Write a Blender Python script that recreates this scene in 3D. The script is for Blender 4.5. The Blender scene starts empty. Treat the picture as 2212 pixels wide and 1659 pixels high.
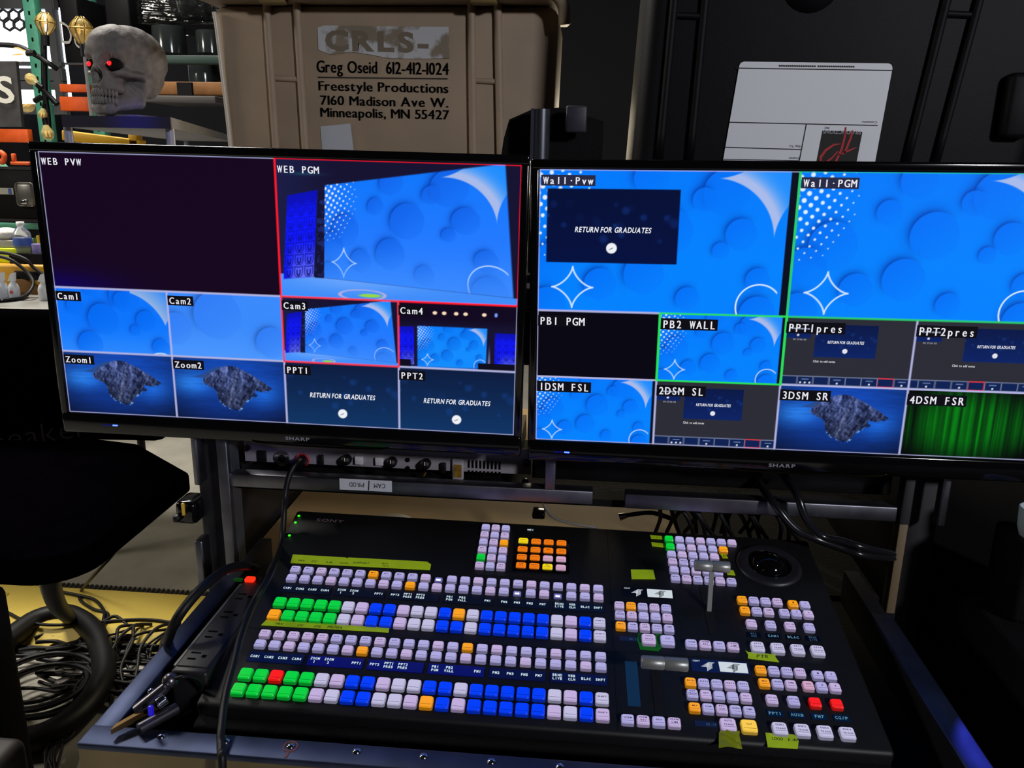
import bpy, bmesh, math, random
import numpy as np
from mathutils import Vector, Matrix
random.seed(7)
R = math.radians

# ---------------------------------------------------------------- camera, light, exposure
scene = bpy.context.scene
scene.view_settings.view_transform = 'Standard'
scene.view_settings.look = 'None'
scene.view_settings.exposure = 0.0
scene.view_settings.gamma = 1.0
scene.view_settings.use_curve_mapping = False
col = scene.collection

# camera axes in the world (X right, Y away, Z up); the eye is 1.45 m above the floor
CAM = np.array([[.9961, .0395, -.0791], [.0867, -.2623, .9611], [.0172, -.9642, -.2647]])
EYE = np.array([0, 0, 1.45])
FOC = 1780.0
cd = bpy.data.cameras.new('camera')
cd.sensor_fit = 'HORIZONTAL'; cd.sensor_width = 36.0; cd.lens = 36.0 * FOC / 2212
cd.clip_start = .02; cd.clip_end = 60
cam = bpy.data.objects.new('camera', cd); col.objects.link(cam)
M = Matrix.Identity(4)
for i in range(3):
    M[i][0], M[i][1], M[i][2], M[i][3] = CAM[i][0], -CAM[i][1], -CAM[i][2], EYE[i]
cam.matrix_world = M
scene.camera = cam

world = bpy.data.worlds.new('world'); scene.world = world; world.use_nodes = True
world.node_tree.nodes['Background'].inputs[0].default_value = (.75, .8, 1, 1)
world.node_tree.nodes['Background'].inputs[1].default_value = .006

def lamp(name, kind, loc, target, energy, color=(1, 1, 1), **kw):
    l = bpy.data.lights.new(name, kind); l.energy = energy; l.color = color
    for k, v in kw.items(): setattr(l, k, v)
    o = bpy.data.objects.new(name, l); col.objects.link(o)
    o.location = loc
    d = Vector(target) - Vector(loc)
    o.rotation_euler = d.to_track_quat('-Z', 'Y').to_euler()
    return o
# warehouse bay light over the aisle at the far left
lamp('aisle_light', 'AREA', (-2.6, 3.3, 4.2), (-2.0, 2.6, 0), 210, (1, .95, .86), shape='RECTANGLE', size=1.6, size_y=.5)
# low side light at the far left, reaching under the chair
lamp('side_light', 'AREA', (-4.3, 1.3, 2.7), (-1.4, 1.9, 0), 42, (1, .93, .82), shape='RECTANGLE', size=.8, size_y=.4)
# dim house light behind the operator, up to the right
lamp('house_light', 'AREA', (3.5, -3.0, 3.2), (-.3, 1.5, 1.2), 150, (.92, .93, 1), shape='DISK', size=.5)
# blue stage wash: right end of the pull-out tray, and the bench under the skull
lamp('stage_spot', 'SPOT', (1.9, 3.05, 2.75), (.46, .72, .83), 220, (.10, .12, 1), spot_size=R(6), spot_blend=.8, shadow_soft_size=.05)
lamp('stage_spot', 'SPOT', (-.5, -.9, 2.5), (-1.09, 2.0, 1.52), 420, (.05, .03, 1), spot_size=R(2.6), spot_blend=.9, shadow_soft_size=.03)
lamp('stage_spot', 'SPOT', (.2, -.9, 1.9), (-.56, 1.2, .98), 10, (.25, .18, 1), spot_size=R(9), spot_blend=.8, shadow_soft_size=.03)
# added warm light behind the rack, brightening the plywood through its open back
lamp('rear_fill', 'AREA', (.1, 3.3, 1.5), (-.05, 1.5, .80), 9, (1, .85, .6), shape='RECTANGLE', size=.5, size_y=.3)

# ---------------------------------------------------------------- helpers
def at(px, py, Y):
    r = CAM @ np.array([(px - 1106) / FOC, (py - 829.5) / FOC, 1.0])
    p = EYE + r * (Y / r[1]); return Vector(p)
def atz(px, py, z):
    r = CAM @ np.array([(px - 1106) / FOC, (py - 829.5) / FOC, 1.0])
    p = EYE + r * ((z - 1.45) / r[2]); return Vector(p)
def lin(c):
    c = c / 255.0
    return c / 12.92 if c <= .04045 else ((c + .055) / 1.055) ** 2.4
def rgb(r, g, b): return (lin(r), lin(g), lin(b), 1)

MATS = {}
def mat(name, c, rough=.5, metal=0, em=None, es=0, var=0, vscale=20, bump=0, bscale=200, trans=0, coat=0, alpha=1, spec=.5):
    if name in MATS: return MATS[name]
    m = bpy.data.materials.new(name); m.use_nodes = True
    nt = m.node_tree; b = nt.nodes['Principled BSDF']
    b.inputs['Base Color'].default_value = rgb(*c)
    b.inputs['Roughness'].default_value = rough; b.inputs['Metallic'].default_value = metal
    b.inputs['Specular IOR Level'].default_value = spec
    if em: b.inputs['Emission Color'].default_value = rgb(*em); b.inputs['Emission Strength'].default_value = es
    if trans: b.inputs['Transmission Weight'].default_value = trans
    if coat: b.inputs['Coat Weight'].default_value = coat; b.inputs['Coat Roughness'].default_value = .08
    if alpha < 1: b.inputs['Alpha'].default_value = alpha
    if var or bump:
        tc = nt.nodes.new('ShaderNodeTexCoord')
    if var:
        n = nt.nodes.new('ShaderNodeTexNoise'); n.inputs['Scale'].default_value = vscale; n.inputs['Detail'].default_value = 6
        nt.links.new(tc.outputs['Object'], n.inputs['Vector'])
        mx = nt.nodes.new('ShaderNodeMix'); mx.data_type = 'RGBA'
        c1 = rgb(*c); mx.inputs['A'].default_value = tuple(v * (1 - var) for v in c1[:3]) + (1,)
        mx.inputs['B'].default_value = tuple(min(1, v * (1 + var)) for v in c1[:3]) + (1,)
        rm = nt.nodes.new('ShaderNodeMapRange'); rm.inputs['From Min'].default_value = .3; rm.inputs['From Max'].default_value = .7
        nt.links.new(n.outputs['Fac'], rm.inputs['Value']); nt.links.new(rm.outputs['Result'], mx.inputs['Factor'])
        nt.links.new(mx.outputs['Result'], b.inputs['Base Color'])
    if bump:
        n2 = nt.nodes.new('ShaderNodeTexNoise'); n2.inputs['Scale'].default_value = bscale; n2.inputs['Detail'].default_value = 3
        nt.links.new(tc.outputs['Object'], n2.inputs['Vector'])
        bp = nt.nodes.new('ShaderNodeBump'); bp.inputs['Strength'].default_value = bump; bp.inputs['Distance'].default_value = .004
        nt.links.new(n2.outputs['Fac'], bp.inputs['Height']); nt.links.new(bp.outputs['Normal'], b.inputs['Normal'])
    MATS[name] = m; return m

def emat(name, c, s=1.0, base=None):
    if name in MATS: return MATS[name]
    return mat(name, base or tuple(v * .25 for v in c), .35, em=c, es=s)

class MB:
    """collects shapes of one mesh"""
    def __init__(s): s.v = []; s.f = []; s.m = []; s.sm = []
    def add(s, v, f, mi=0, smooth=False):
        o = len(s.v); s.v += [tuple(p) for p in v]
        for q in f: s.f.append(tuple(i + o for i in q)); s.m.append(mi); s.sm.append(smooth)
        return s
    def box(s, c, d, mi=0, bev=0, rot=None, seg=2):
        bm = bmesh.new(); bmesh.ops.create_cube(bm, size=1)
        bmesh.ops.scale(bm, vec=Vector(d), verts=bm.verts)
        if bev: bmesh.ops.bevel(bm, geom=list(bm.edges), offset=bev, segments=seg, profile=.5, affect='EDGES')
        if rot is not None: bmesh.ops.transform(bm, matrix=rot.to_4x4(), verts=bm.verts)
        bmesh.ops.translate(bm, vec=Vector(c), verts=bm.verts)
        s._bm(bm, mi, bool(bev)); return s
    def _bm(s, bm, mi, smooth):
        bm.verts.index_update()
        s.add([v.co[:] for v in bm.verts], [[v.index for v in f.verts] for f in bm.faces], mi, smooth); bm.free()
    def hexa(s, p, mi=0):      # eight corners: bottom four then top four, same order
        return s.add(p, [(3, 2, 1, 0), (4, 5, 6, 7), (0, 1, 5, 4), (1, 2, 6, 5), (2, 3, 7, 6), (3, 0, 4, 7)], mi)
    def prism(s, poly, dvec, mi=0):
        n = len(poly); d = Vector(dvec)
        a = [Vector(p) for p in poly]; b = [p + d for p in a]
        return s.add(a + b, [tuple(reversed(range(n))), tuple(range(n, 2 * n))] + [(i, (i + 1) % n, n + (i + 1) % n, n + i) for i in range(n)], mi)
    def cyl(s, a, b, r, mi=0, seg=16, r2=None, smooth=True, cap=True):
        a = Vector(a); b = Vector(b); d = (b - a).normalized()
        u = d.orthogonal().normalized(); w = d.cross(u); r2 = r if r2 is None else r2
        v = []
        for p, q in ((a, r), (b, r2)):
            for i in range(seg):
                t = 2 * math.pi * i / seg; v.append(p + (u * math.cos(t) + w * math.sin(t)) * q)
        s.add(v, [(i, (i + 1) % seg, seg + (i + 1) % seg, seg + i) for i in range(seg)], mi, smooth)
        if cap: s.add(v, [tuple(reversed(range(seg))), tuple(range(seg, 2 * seg))], mi)
        return s
    def lathe(s, prof, c, axis=(0, 0, 1), mi=0, seg=24, smooth=True):
        q = Vector((0, 0, 1)).rotation_difference(Vector(axis)); c = Vector(c); v = []; n = len(prof)
        for r_, z in prof:
            for i in range(seg):
                t = 2 * math.pi * i / seg; v.append(c + q @ Vector((r_ * math.cos(t), r_ * math.sin(t), z)))
        f = [(k * seg + i, k * seg + (i + 1) % seg, (k + 1) * seg + (i + 1) % seg, (k + 1) * seg + i) for k in range(n - 1) for i in range(seg)]
        s.add(v, f, mi, smooth)
        s.add(v[:seg], [tuple(reversed(range(seg)))], mi); s.add(v[-seg:], [tuple(range(seg))], mi); return s
    def ball(s, c, r, mi=0, u=20, v=12):
        bm = bmesh.new(); bmesh.ops.create_uvsphere(bm, u_segments=u, v_segments=v, radius=1)
        rr = r if hasattr(r, '__len__') else (r, r, r)
        bmesh.ops.scale(bm, vec=Vector(rr), verts=bm.verts); bmesh.ops.translate(bm, vec=Vector(c), verts=bm.verts)
        s._bm(bm, mi, True); return s
    def tube(s, pts, r, mi=0, seg=8, sub=6, closed=False):
        P = [Vector(p) for p in pts]; n = len(P); out = []
        rng = range(n) if closed else range(n - 1)
        for i in rng:
            if closed: a, b, c, d = P[(i - 1) % n], P[i], P[(i + 1) % n], P[(i + 2) % n]
            else: a, b, c, d = P[max(i - 1, 0)], P[i], P[i + 1], P[min(i + 2, n - 1)]
            for k in range(sub):
                t = k / sub; t2 = t * t; t3 = t2 * t
                out.append(.5 * ((2 * b) + (c - a) * t + (2 * a - 5 * b + 4 * c - d) * t2 + (3 * b - a - 3 * c + d) * t3))
        if not closed: out.append(P[-1])
        m = len(out); v = []; u = None
        for i, p in enumerate(out):
            if closed: d = (out[(i + 1) % m] - out[i - 1]).normalized()
            else: d = (out[min(i + 1, m - 1)] - out[max(i - 1, 0)]).normalized()
            u = d.orthogonal().normalized() if u is None else (u - d * u.dot(d)).normalized()
            w = d.cross(u)
            for k in range(seg):
                t = 2 * math.pi * k / seg; v.append(p + (u * math.cos(t) + w * math.sin(t)) * r)
        e = m if closed else m - 1
        f = [(i * seg + k, i * seg + (k + 1) % seg, ((i + 1) % m) * seg + (k + 1) % seg, ((i + 1) % m) * seg + k) for i in range(e) for k in range(seg)]
        if not closed: f += [tuple(reversed(range(seg))), tuple(range((m - 1) * seg, m * seg))]
        return s.add(v, f, mi, True)
    def torus(s, c, R_, r, axis=(0, 0, 1), mi=0, seg=40, ring=10):
        q = Vector((0, 0, 1)).rotation_difference(Vector(axis)); c = Vector(c)
        return s.tube([c + q @ Vector((R_ * math.cos(2 * math.pi * i / seg), R_ * math.sin(2 * math.pi * i / seg), 0)) for i in range(seg)], r, mi, ring, 1, True)
    def build(s, name, mats, parent=None, label=None, local=False):
        if not isinstance(mats, (list, tuple)): mats = [mats]
        V = np.array(s.v, float)
        c = (V.min(0) + V.max(0)) / 2
        if parent is None: c[2] = V[:, 2].min()
        me = bpy.data.meshes.new(name)
        me.from_pydata((V - c).tolist(), [], s.f)
        for m in mats: me.materials.append(m)
        me.polygons.foreach_set('material_index', s.m); me.polygons.foreach_set('use_smooth', s.sm)
        me.update()
        o = bpy.data.objects.new(name, me); col.objects.link(o)
        o.location = c
        if parent is not None:
            o.parent = parent
            if not local:
                w = Vector((0, 0, 0)); q = parent
                while q is not None: w += q.location; q = q.parent
                o.location = Vector(c) - w
            elif parent.parent is not None: o.location = Vector(c) - parent.location
        if label: o['label'] = label
        return o

def tag(o, label, cat, group=None, kind=None):
    o['label'] = label; o['category'] = cat
    if group: o['group'] = group
    if kind: o['kind'] = kind
    return o
def thing(name, label, cat, loc=(0, 0, 0), group=None):
    o = bpy.data.objects.new(name, None); col.objects.link(o); o.location = loc
    o.empty_display_size = .05
    return tag(o, label, cat, group)
def struct(o): o['kind'] = 'structure'; return o
def copy_tree(o, parent=None):
    c = o.copy(); col.objects.link(c); c.parent = parent
    for ch in list(o.children): copy_tree(ch, c)
    return c

# glyphs of the built-in font as flat meshes, one unit = cap height
GLY = {}
def glyph(ch, bold=0):
    k = (ch, bold)
    if k in GLY: return GLY[k]
    cu = bpy.data.curves.new('t', 'FONT'); cu.body = ch; cu.size = 1.0; cu.offset = bold; cu.resolution_u = 3; cu.fill_mode = 'FRONT'
    ob = bpy.data.objects.new('t', cu); col.objects.link(ob)
    me = bpy.data.meshes.new_from_object(ob)
    v = np.array([p.co[:] for p in me.vertices]) if len(me.vertices) else np.zeros((0, 3))
    f = [tuple(p.vertices) for p in me.polygons]
    bpy.data.objects.remove(ob); bpy.data.curves.remove(cu); bpy.data.meshes.remove(me)
    v = v / .73
    x0, x1 = (v[:, 0].min(), v[:, 0].max()) if len(v) else (0, .3)
    GLY[k] = (v, f, x0, x1); return GLY[k]
def text_geo(s, h, width=None, bold=0, shear=0, mono=None, align='L', gap=.14, strike=0):
    """flat text in x,y; baseline y=0; returns verts (n,2), faces"""
    V = []; F = []; x = 0
    for ch in s:
        if ch == ' ': x += (mono or .45); continue
        v, f, x0, x1 = glyph(ch, bold); p = v[:, :2].copy()
        if mono:
            k = min(1, mono * .80 / max(x1 - x0, 1e-6)); p[:, 0] = x + mono / 2 + (p[:, 0] - (x0 + x1) / 2) * k; x += mono
        else: p[:, 0] += x - x0; x += x1 - x0 + gap
        p[:, 0] += shear * p[:, 1]
        F += [tuple(i + sum(len(q) for q in V) for i in g) for g in f]; V.append(p)
    V = np.concatenate(V)
    w = x if mono else x - gap
    if strike:
        n0 = len(V); V = np.concatenate([V, V + [strike, 0], V - [strike, 0]]); F = F + [tuple(i + k * n0 for i in g) for k in (1, 2) for g in F]
    sx = (width / w) if width else h
    V[:, 0] *= sx; V[:, 1] *= h; w *= sx
    if align == 'C': V[:, 0] -= w / 2
    if align == 'R': V[:, 0] -= w
    return V, F
def put_text(mb, s, o, ax, ay, h, mi=0, **kw):
    """text on a plane: origin o, unit axes ax (reading), ay (up)"""
    V, F = text_geo(s, h, **kw); o = Vector(o); ax = Vector(ax); ay = Vector(ay)
    mb.add([o + ax * p[0] + ay * p[1] for p in V], F, mi); return mb
def quad(mb, o, ax, ay, x0, y0, x1, y1, mi=0):
    o = Vector(o); ax = Vector(ax); ay = Vector(ay)
    return mb.add([o + ax * x + ay * y for x, y in ((x0, y0), (x1, y0), (x1, y1), (x0, y1))], [(0, 1, 2, 3)], mi)
def stroke(mb, o, ax, ay, pts, w, mi=0):
    o = Vector(o); ax = Vector(ax); ay = Vector(ay)
    P = [np.array(p, float) for p in pts]; L = []; Rr = []
    for i, p in enumerate(P):
        d = P[min(i + 1, len(P) - 1)] - P[max(i - 1, 0)]; d = d / (np.linalg.norm(d) + 1e-9); n = np.array([-d[1], d[0]])
        ww = w[i] if hasattr(w, '__len__') else w
        L.append(p + n * ww / 2); Rr.append(p - n * ww / 2)
    v = [o + ax * float(p[0]) + ay * float(p[1]) for p in L + Rr]; k = len(P)
    return mb.add(v, [(k + i, k + i + 1, i + 1, i) for i in range(k - 1)], mi)

# ---------------------------------------------------------------- materials used in several places
BLACK = mat('black_plastic', (10, 9, 11), .5, var=.3, spec=.35)
GLOSS = mat('gloss_black', (9, 9, 11), .12)
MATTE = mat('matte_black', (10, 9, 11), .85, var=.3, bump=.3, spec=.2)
RUBBER = mat('cable_rubber', (11, 10, 12), .5, spec=.35)
ALU = mat('aluminium', (120, 120, 128), .42, 1, var=.2, vscale=30)
STEEL = mat('polished_steel', (205, 205, 210), .15, 1)
WHITE = mat('white_print', (225, 225, 228), .6)
INK = mat('black_print', (24, 20, 19), .7)
TAPE = mat('lime_tape', (205, 240, 25), .6, var=.08, vscale=40)
TEAL = mat('teal_rack_paint', (70, 140, 115), .5, var=.15)
ORANGE = mat('orange_beam_paint', (215, 85, 25), .5, var=.15)

# ---------------------------------------------------------------- the setting
floor_m = mat('painted_concrete', (176, 172, 160), .7, var=.35, vscale=9)
f = MB().box((-.2, 3.2, -.01), (9.7, 9.7, .02)).build('floor', floor_m); struct(f)
wall_m = mat('dark_wall', (16, 15, 18), .9)
struct(MB().box((-.2, 8.0, 2.0), (9.7, .1, 4.0)).build('wall_back', wall_m))
struct(MB().box((4.6, 3.2, 2.0), (.1, 9.6, 4.0)).build('wall_right', wall_m))
struct(MB().box((-5.0, 3.2, 2.0), (.1, 9.6, 4.0)).build('wall_left', wall_m))
# bright glazed opening at the far left
wx0, wz0 = at(-60, 232, 6.8).x, at(0, 232, 6.8).z
wx1, wz1 = at(121, 12, 6.8).x, at(60, 14, 6.8).z
win = MB()
win.box(((wx0 + wx1) / 2, 6.86, (wz0 + wz1) / 2), (wx1 - wx0, .02, wz1 - wz0))
w1 = struct(win.build('window_1', emat('daylight_glass', (235, 242, 255), 3.2)))
wf = MB()
for px in (121,): wf.box((at(px, 100, 6.8).x, 6.8, (wz0 + wz1) / 2), (.06, .08, wz1 - wz0 + .1))
for py, t in ((10, .07), (138, .03), (162, .10), (184, .07), (236, .08)):
    wf.box(((wx0 + wx1) / 2, 6.8, at(50, py, 6.8).z), (wx1 - wx0, .06, t))
wf.build('window_frame', mat('window_frame_grey', (120, 122, 126), .5), w1)

carpet = MB().box((-1.6, 4.2, .004), (3.4, 3.58, .008)).build('stage_carpet', mat('grey_carpet', (150, 146, 135), .95, var=.18, vscale=5, bump=.25, bscale=300))
tag(carpet, 'dark grey carpet laid on the floor beyond the yellow cable ramp', 'carpet')
ed = MB()
for i in range(100):
    ed.box((-2.6 + i * .017, 2.396, .011), (.008, .035, .006))
ed.build('ribbed_edge', mat('carpet_edge_rubber', (40, 38, 36), .7), carpet)

# yellow cable ramp
ramp = thing('cable_ramp', 'long yellow cable ramp with a textured top on the floor at left', 'cable ramp', (-1.7, 2.2, 0))
ym = mat('ramp_yellow', (228, 200, 92), .4, var=.12, vscale=3)
nt = ym.node_tree; bb = nt.nodes['Principled BSDF']; tc = nt.nodes.new('ShaderNodeTexCoord')
ck = nt.nodes.new('ShaderNodeTexBrick'); ck.inputs['Scale'].default_value = 28; ck.inputs['Mortar Size'].default_value = .05
ck.inputs['Color1'].default_value = ck.inputs['Color2'].default_value = (1, 1, 1, 1); ck.inputs['Mortar'].default_value = (0, 0, 0, 1)
nt.links.new(tc.outputs['Object'], ck.inputs['Vector'])
bp = nt.nodes.new('ShaderNodeBump'); bp.inputs['Strength'].default_value = .9; bp.inputs['Distance'].default_value = .006
nt.links.new(ck.outputs['Color'], bp.inputs['Height']); nt.links.new(bp.outputs['Normal'], bb.inputs['Normal'])
MB().prism([(-3.0, 2.05, .001), (-3.0, 2.37, .001), (-3.0, 2.33, .045), (-3.0, 2.12, .045)], (2.1, 0, 0)).build('lid', ym, ramp)
rb = MB()
o = (-1.93, 2.21, .0455)
for a, b in (((-.1, -.06), (.1, -.06)), ((-.1, .06), (.1, .06)), ((-.1, -.06), (-.1, .06)), ((.1, -.06), (.1, .06)), ((-.08, -.05), (-.02, .05)), ((-.02, .05), (.0, -.02)), ((.0, -.02), (.04, .05)), ((.04, .05), (.08, -.05))):
    d = Vector((b[0] - a[0], b[1] - a[1], 0)); m_ = Vector(((a[0] + b[0]) / 2, (a[1] + b[1]) / 2, 0))
    rb.box(Vector(o) + m_, (d.length, .008, .005), rot=Matrix.Rotation(math.atan2(d.y, d.x), 3, 'Z'))
rb.build('embossed_emblem', ym, ramp)
MB().prism([(-3.0, 2.02, .001), (-3.0, 2.05, .001), (-3.0, 2.05, .012)], (2.1, 0, 0)).build('base_lip', BLACK, ramp)

# ---------------------------------------------------------------- flight case with pull-out tray
ZT = .83
case = thing('flight_case', 'black road case workstation with aluminium edges holding the console and screens', 'flight case', (-.03, 1.5, 0))
lam = mat('case_laminate', (22, 20, 24), .5, var=.3)
alu_b = mat('tray_aluminium', (60, 68, 94), .50, .9, var=.35, vscale=14)
MB().box((-.03, 1.44, .40), (1.10, 1.40, .50), bev=.01).build('base_cabinet', lam, case)
MB().box((-.032, .985, .762), (.986, .53, .016)).build('tray_floor', MATTE, case)
fp = mat('tray_front_laminate', (98, 82, 50), .35, var=.35, vscale=6)  # yellowish reflection on the dark laminate is put into the colour
MB().box((-.032, .722, .70), (.986, .012, .25)).build('tray_front', fp, case)
MB().box((-.032, .731, ZT - .004), (.988, .032, .008), bev=.002).build('front_rail', alu_b, case)
for x, w in ((-.5125, .027), (.446, .030)):
    MB().box((x, .92, ZT - .0045), (w, .35, .007), bev=.002).build('side_rail', alu_b, case)
    MB().box((x, .98, .75), (w - .008, .50, .15)).build('tray_side', lam, case)
for i in range(12):
    x = -.4405 + i * .0730
    MB().ball((x, .7355, ZT), (.0048, .0048, .0028), u=12, v=8).build('rivet', STEEL, case)
rm_ = MB(); rm_.torus((-.2945, .7350, ZT + .0002), .0075, .0010, seg=24, ring=6); rm_.box((-.2940, .7220, ZT + .0003), (.003, .009, .0006))
rm_.build('red_marker_ring', mat('red_marker', (120, 70, 72), .6), case, 'faint red marker ring around a rivet')
# upright rack behind the tray
for x in (-.597, .540):
    MB().box((x, 1.72, .582), (.046, .99, .86), bev=.004).build('side_panel', lam, case)
    MB().box((x, 1.76, 1.118), (.046, .90, .212), bev=.004).build('side_panel', lam, case)
MB().box((-.03, 1.76, 1.237), (1.18, .90, .026), bev=.004).build('top_panel', lam, case)
MB().box((-.03, 1.33, 1.17), (1.10, .03, .10), bev=.004).build('cross_bar', BLACK, case)
MB().box((-.562, 1.207, .846), (.018, .022, .332), bev=.002).build('front_post', ALU, case)
MB().box((-.554, 1.222, .846), (.004, .03, .332)).build('post_return', mat('dull_aluminium', (95, 98, 104), .5, .7), case)
pb_ = MB().box((.502, 1.207, .846), (.016, .022, .332), bev=.002).build('front_post', lam, case)
MB().box((.500, 1.194, .850), (.013, .004, .150), bev=.001).build('tan_edge_strip', mat('tan_edge_strip', (120, 102, 76), .6), pb_, 'tan strip')
MB().box((.548, 1.19, .99), (.012, .02, .12), bev=.003).build('edge_trim', ALU, case)
MB().box((-.2635, 1.212, .9395), (.589, .024, .023), bev=.002).build('shelf_bar', ALU, case)
MB().box((.286, 1.212, .9375), (.41, .024, .024), bev=.002).build('shelf_bar', ALU, case)
MB().box((-.0365, 1.206, .981), (.0165, .012, .062), bev=.002).build('centre_post', ALU, case)
MB().box((-.03, 1.36, .922), (1.06, .27, .012)).build('equipment_shelf', MATTE, case)
MB().box((.215, 1.262, .985), (.565, .02, .075), bev=.002).build('added_cover_panel', BLACK, case)  # added black panel hiding the light on the shelf behind
ply = mat('plywood', (150, 122, 74), .7, var=.12, vscale=8)
MB().box((-.18, 1.72, .765), (.76, .96, .018)).build('plywood_floor', ply, case)
MB().box((.35, 1.72, .765), (.30, .96, .018)).build('floor_shade_board', MATTE, case)  # black board paints the shade over the right end of the floor
# left flank: trim, butterfly latch, lower trim
a = at(430, 945, 1.205); b = at(437, 1040, 1.205)
MB().box(((a.x + b.x) / 2, 1.2, (a.z + b.z) / 2 + .03), (.011, .03, a.z - b.z + .06), bev=.004).build('edge_trim', ALU, case)
a = at(441, 1158, 1.205); b = at(446, 1258, 1.205)
MB().box(((a.x + b.x) / 2, 1.2, (a.z + b.z) / 2), (.014, .03, a.z - b.z), bev=.003).build('edge_trim', ALU, case)
a = at(415, 1097, 1.22)
lt = MB().box(a, (.036, .05, .040), bev=.008).build('corner_latch', GLOSS, case)
a = at(396, 1100, 1.19)
MB().box(a, (.005, .006, .022), bev=.002).build('yellow_stripe', mat('latch_yellow', (220, 175, 60), .4), lt, 'yellow stripe')
a = at(388, 1115, 1.20)
MB().box(a, (.012, .03, .012), bev=.004).build('latch_foot', BLACK, lt)
# hand-written tape on the shelf bar, upside down
tp = MB(); o = at(847, 1063, 1.198); ax = Vector((-1, 0, .0)); ay = Vector((0, 0, -1))
a = at(733, 1038, 1.198)
w_, h_ = o.x - a.x, .019
quad(tp, o - Vector((0, 0, 0)), ax, ay, 0, -h_, w_, 0, 0)
hw = dict(bold=-.01)
for s_, x in (('CAM', .010), ('PROD', .044)):
    put_text(tp, s_, o + ax * x + ay * -.0135 + Vector((0, -.0006, 0)), ax, ay, .008, 1, mono=.8)
stroke(tp, o + Vector((0, -.0006, 0)), ax, ay, [(.038, -.001), (.0365, -.018)], .0016, 1)
tp.build('tape_label', [mat('white_tape', (205, 205, 212), .7, var=.06), INK], case, 'white tape hand-lettered CAM | PROD, upside down')

# ---------------------------------------------------------------- 1U intercom unit
Yu = 1.262
rk = thing('intercom_unit', 'white one-unit rack panel with knobs and a vent under the left screen', 'rack unit', (-.301, 1.35, .930))
um = mat('rack_panel_paint', (150, 143, 150), .5, var=.1)
zc = .971; xl, xr = -.553, -.0705
MB().box((-.3117, Yu + .0015, zc), (xr - xl, .003, .0437), bev=.0008).build('front_panel', um, rk)
MB().box((-.3117, Yu + .10, zc - .001), (.44, .19, .041)).build('chassis', BLACK, rk)
def up(px, py): p = at(px, py, Yu); return p
for q in ((534, 967), (537, 1005), (1137, 1000), (1135, 1039)):
    p = up(*q); MB().cyl((p.x, Yu - .004, p.z), (p.x, Yu, p.z), .0055, seg=14).build('rack_screw', mat('dark_screw', (50, 48, 55), .3, .8), rk)
p = up(566, 985); MB().box((p.x, Yu - .001, p.z), (.016, .004, .02), bev=.001).build('socket', BLACK, rk)
p = up(610, 989); j = MB().lathe([(.013, .004), (.013, 0), (.009, -.004)][::-1], (p.x, Yu, p.z), (0, -1, 0)).build('jack', STEEL, rk)
MB().cyl((p.x, Yu - .0045, p.z), (p.x, Yu - .0052, p.z), .0065).build('jack_hole', GLOSS, j)
p = up(655, 992); j = MB().cyl((p.x, Yu, p.z), (p.x, Yu - .035, p.z - .004), .010).build('plugged_connector', GLOSS, rk)
MB().torus((p.x, Yu - .004, p.z), .0105, .0015, (0, 1, 0)).build('red_ring', mat('red_ring', (190, 40, 50), .4), j)
for q in ((694, 993), (958, 1010)):
    p = up(*q); MB().box((p.x, Yu - .002, p.z), (.009, .006, .018), bev=.001).build('rocker_switch', BLACK, rk)
for q in ((750, 991), (848, 996), (921, 1000)):
    p = up(*q); k = MB().lathe([(.0085, 0), (.0085, .008), (.007, .014), (.0, .0145)], (p.x, Yu, p.z), (0, -1, 0)).build('knob', BLACK, rk)
    MB().box((p.x, Yu - .0148, p.z + .004), (.0012, .001, .006)).build('pointer', WHITE, k)
for q in ((777, 993), (821, 995)):
    p = up(*q); MB().box((p.x, Yu - .003, p.z), (.0135, .007, .0135), bev=.001).build('square_button', mat('cream_button', (205, 200, 205), .4), rk)
for q in ((881, 993), (881, 1011)):
    p = up(*q); MB().cyl((p.x, Yu - .002, p.z), (p.x, Yu, p.z), .0038).build('small_jack', GLOSS, rk)
for q in ((778, 1014), (820, 1017)):
    p = up(*q); MB().box((p.x, Yu - .001, p.z), (.013, .003, .0055)).build('slide_switch', BLACK, rk)
p = up(920, 1022); MB().cyl((p.x, Yu, p.z), (p.x - .003, Yu - .014, p.z - .002), .003).build('toggle', mat('brass', (190, 150, 70), .25, 1), rk)
p = up(990, 1012); MB().box((p.x, Yu - .003, p.z), (.019, .006, .036), bev=.002).build('rating_sticker', mat('clear_sticker', (168, 160, 168), .2), rk)
MB().box((p.x, Yu - .0066, p.z - .002), (.0125, .001, .022)).build('gold_contact', mat('brass2', (170, 130, 50), .5, .6, var=.5, vscale=90), rk)
vt = MB()
for r_ in range(2):
    for i in range(9):
        p = up(1013 + i * 8.3, 1002 + i * .45 + r_ * 22)
        vt.box((p.x, Yu - .0004, p.z), (.0032, .001, .0135))
vt.build('vent_slots', GLOSS, rk)

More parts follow.
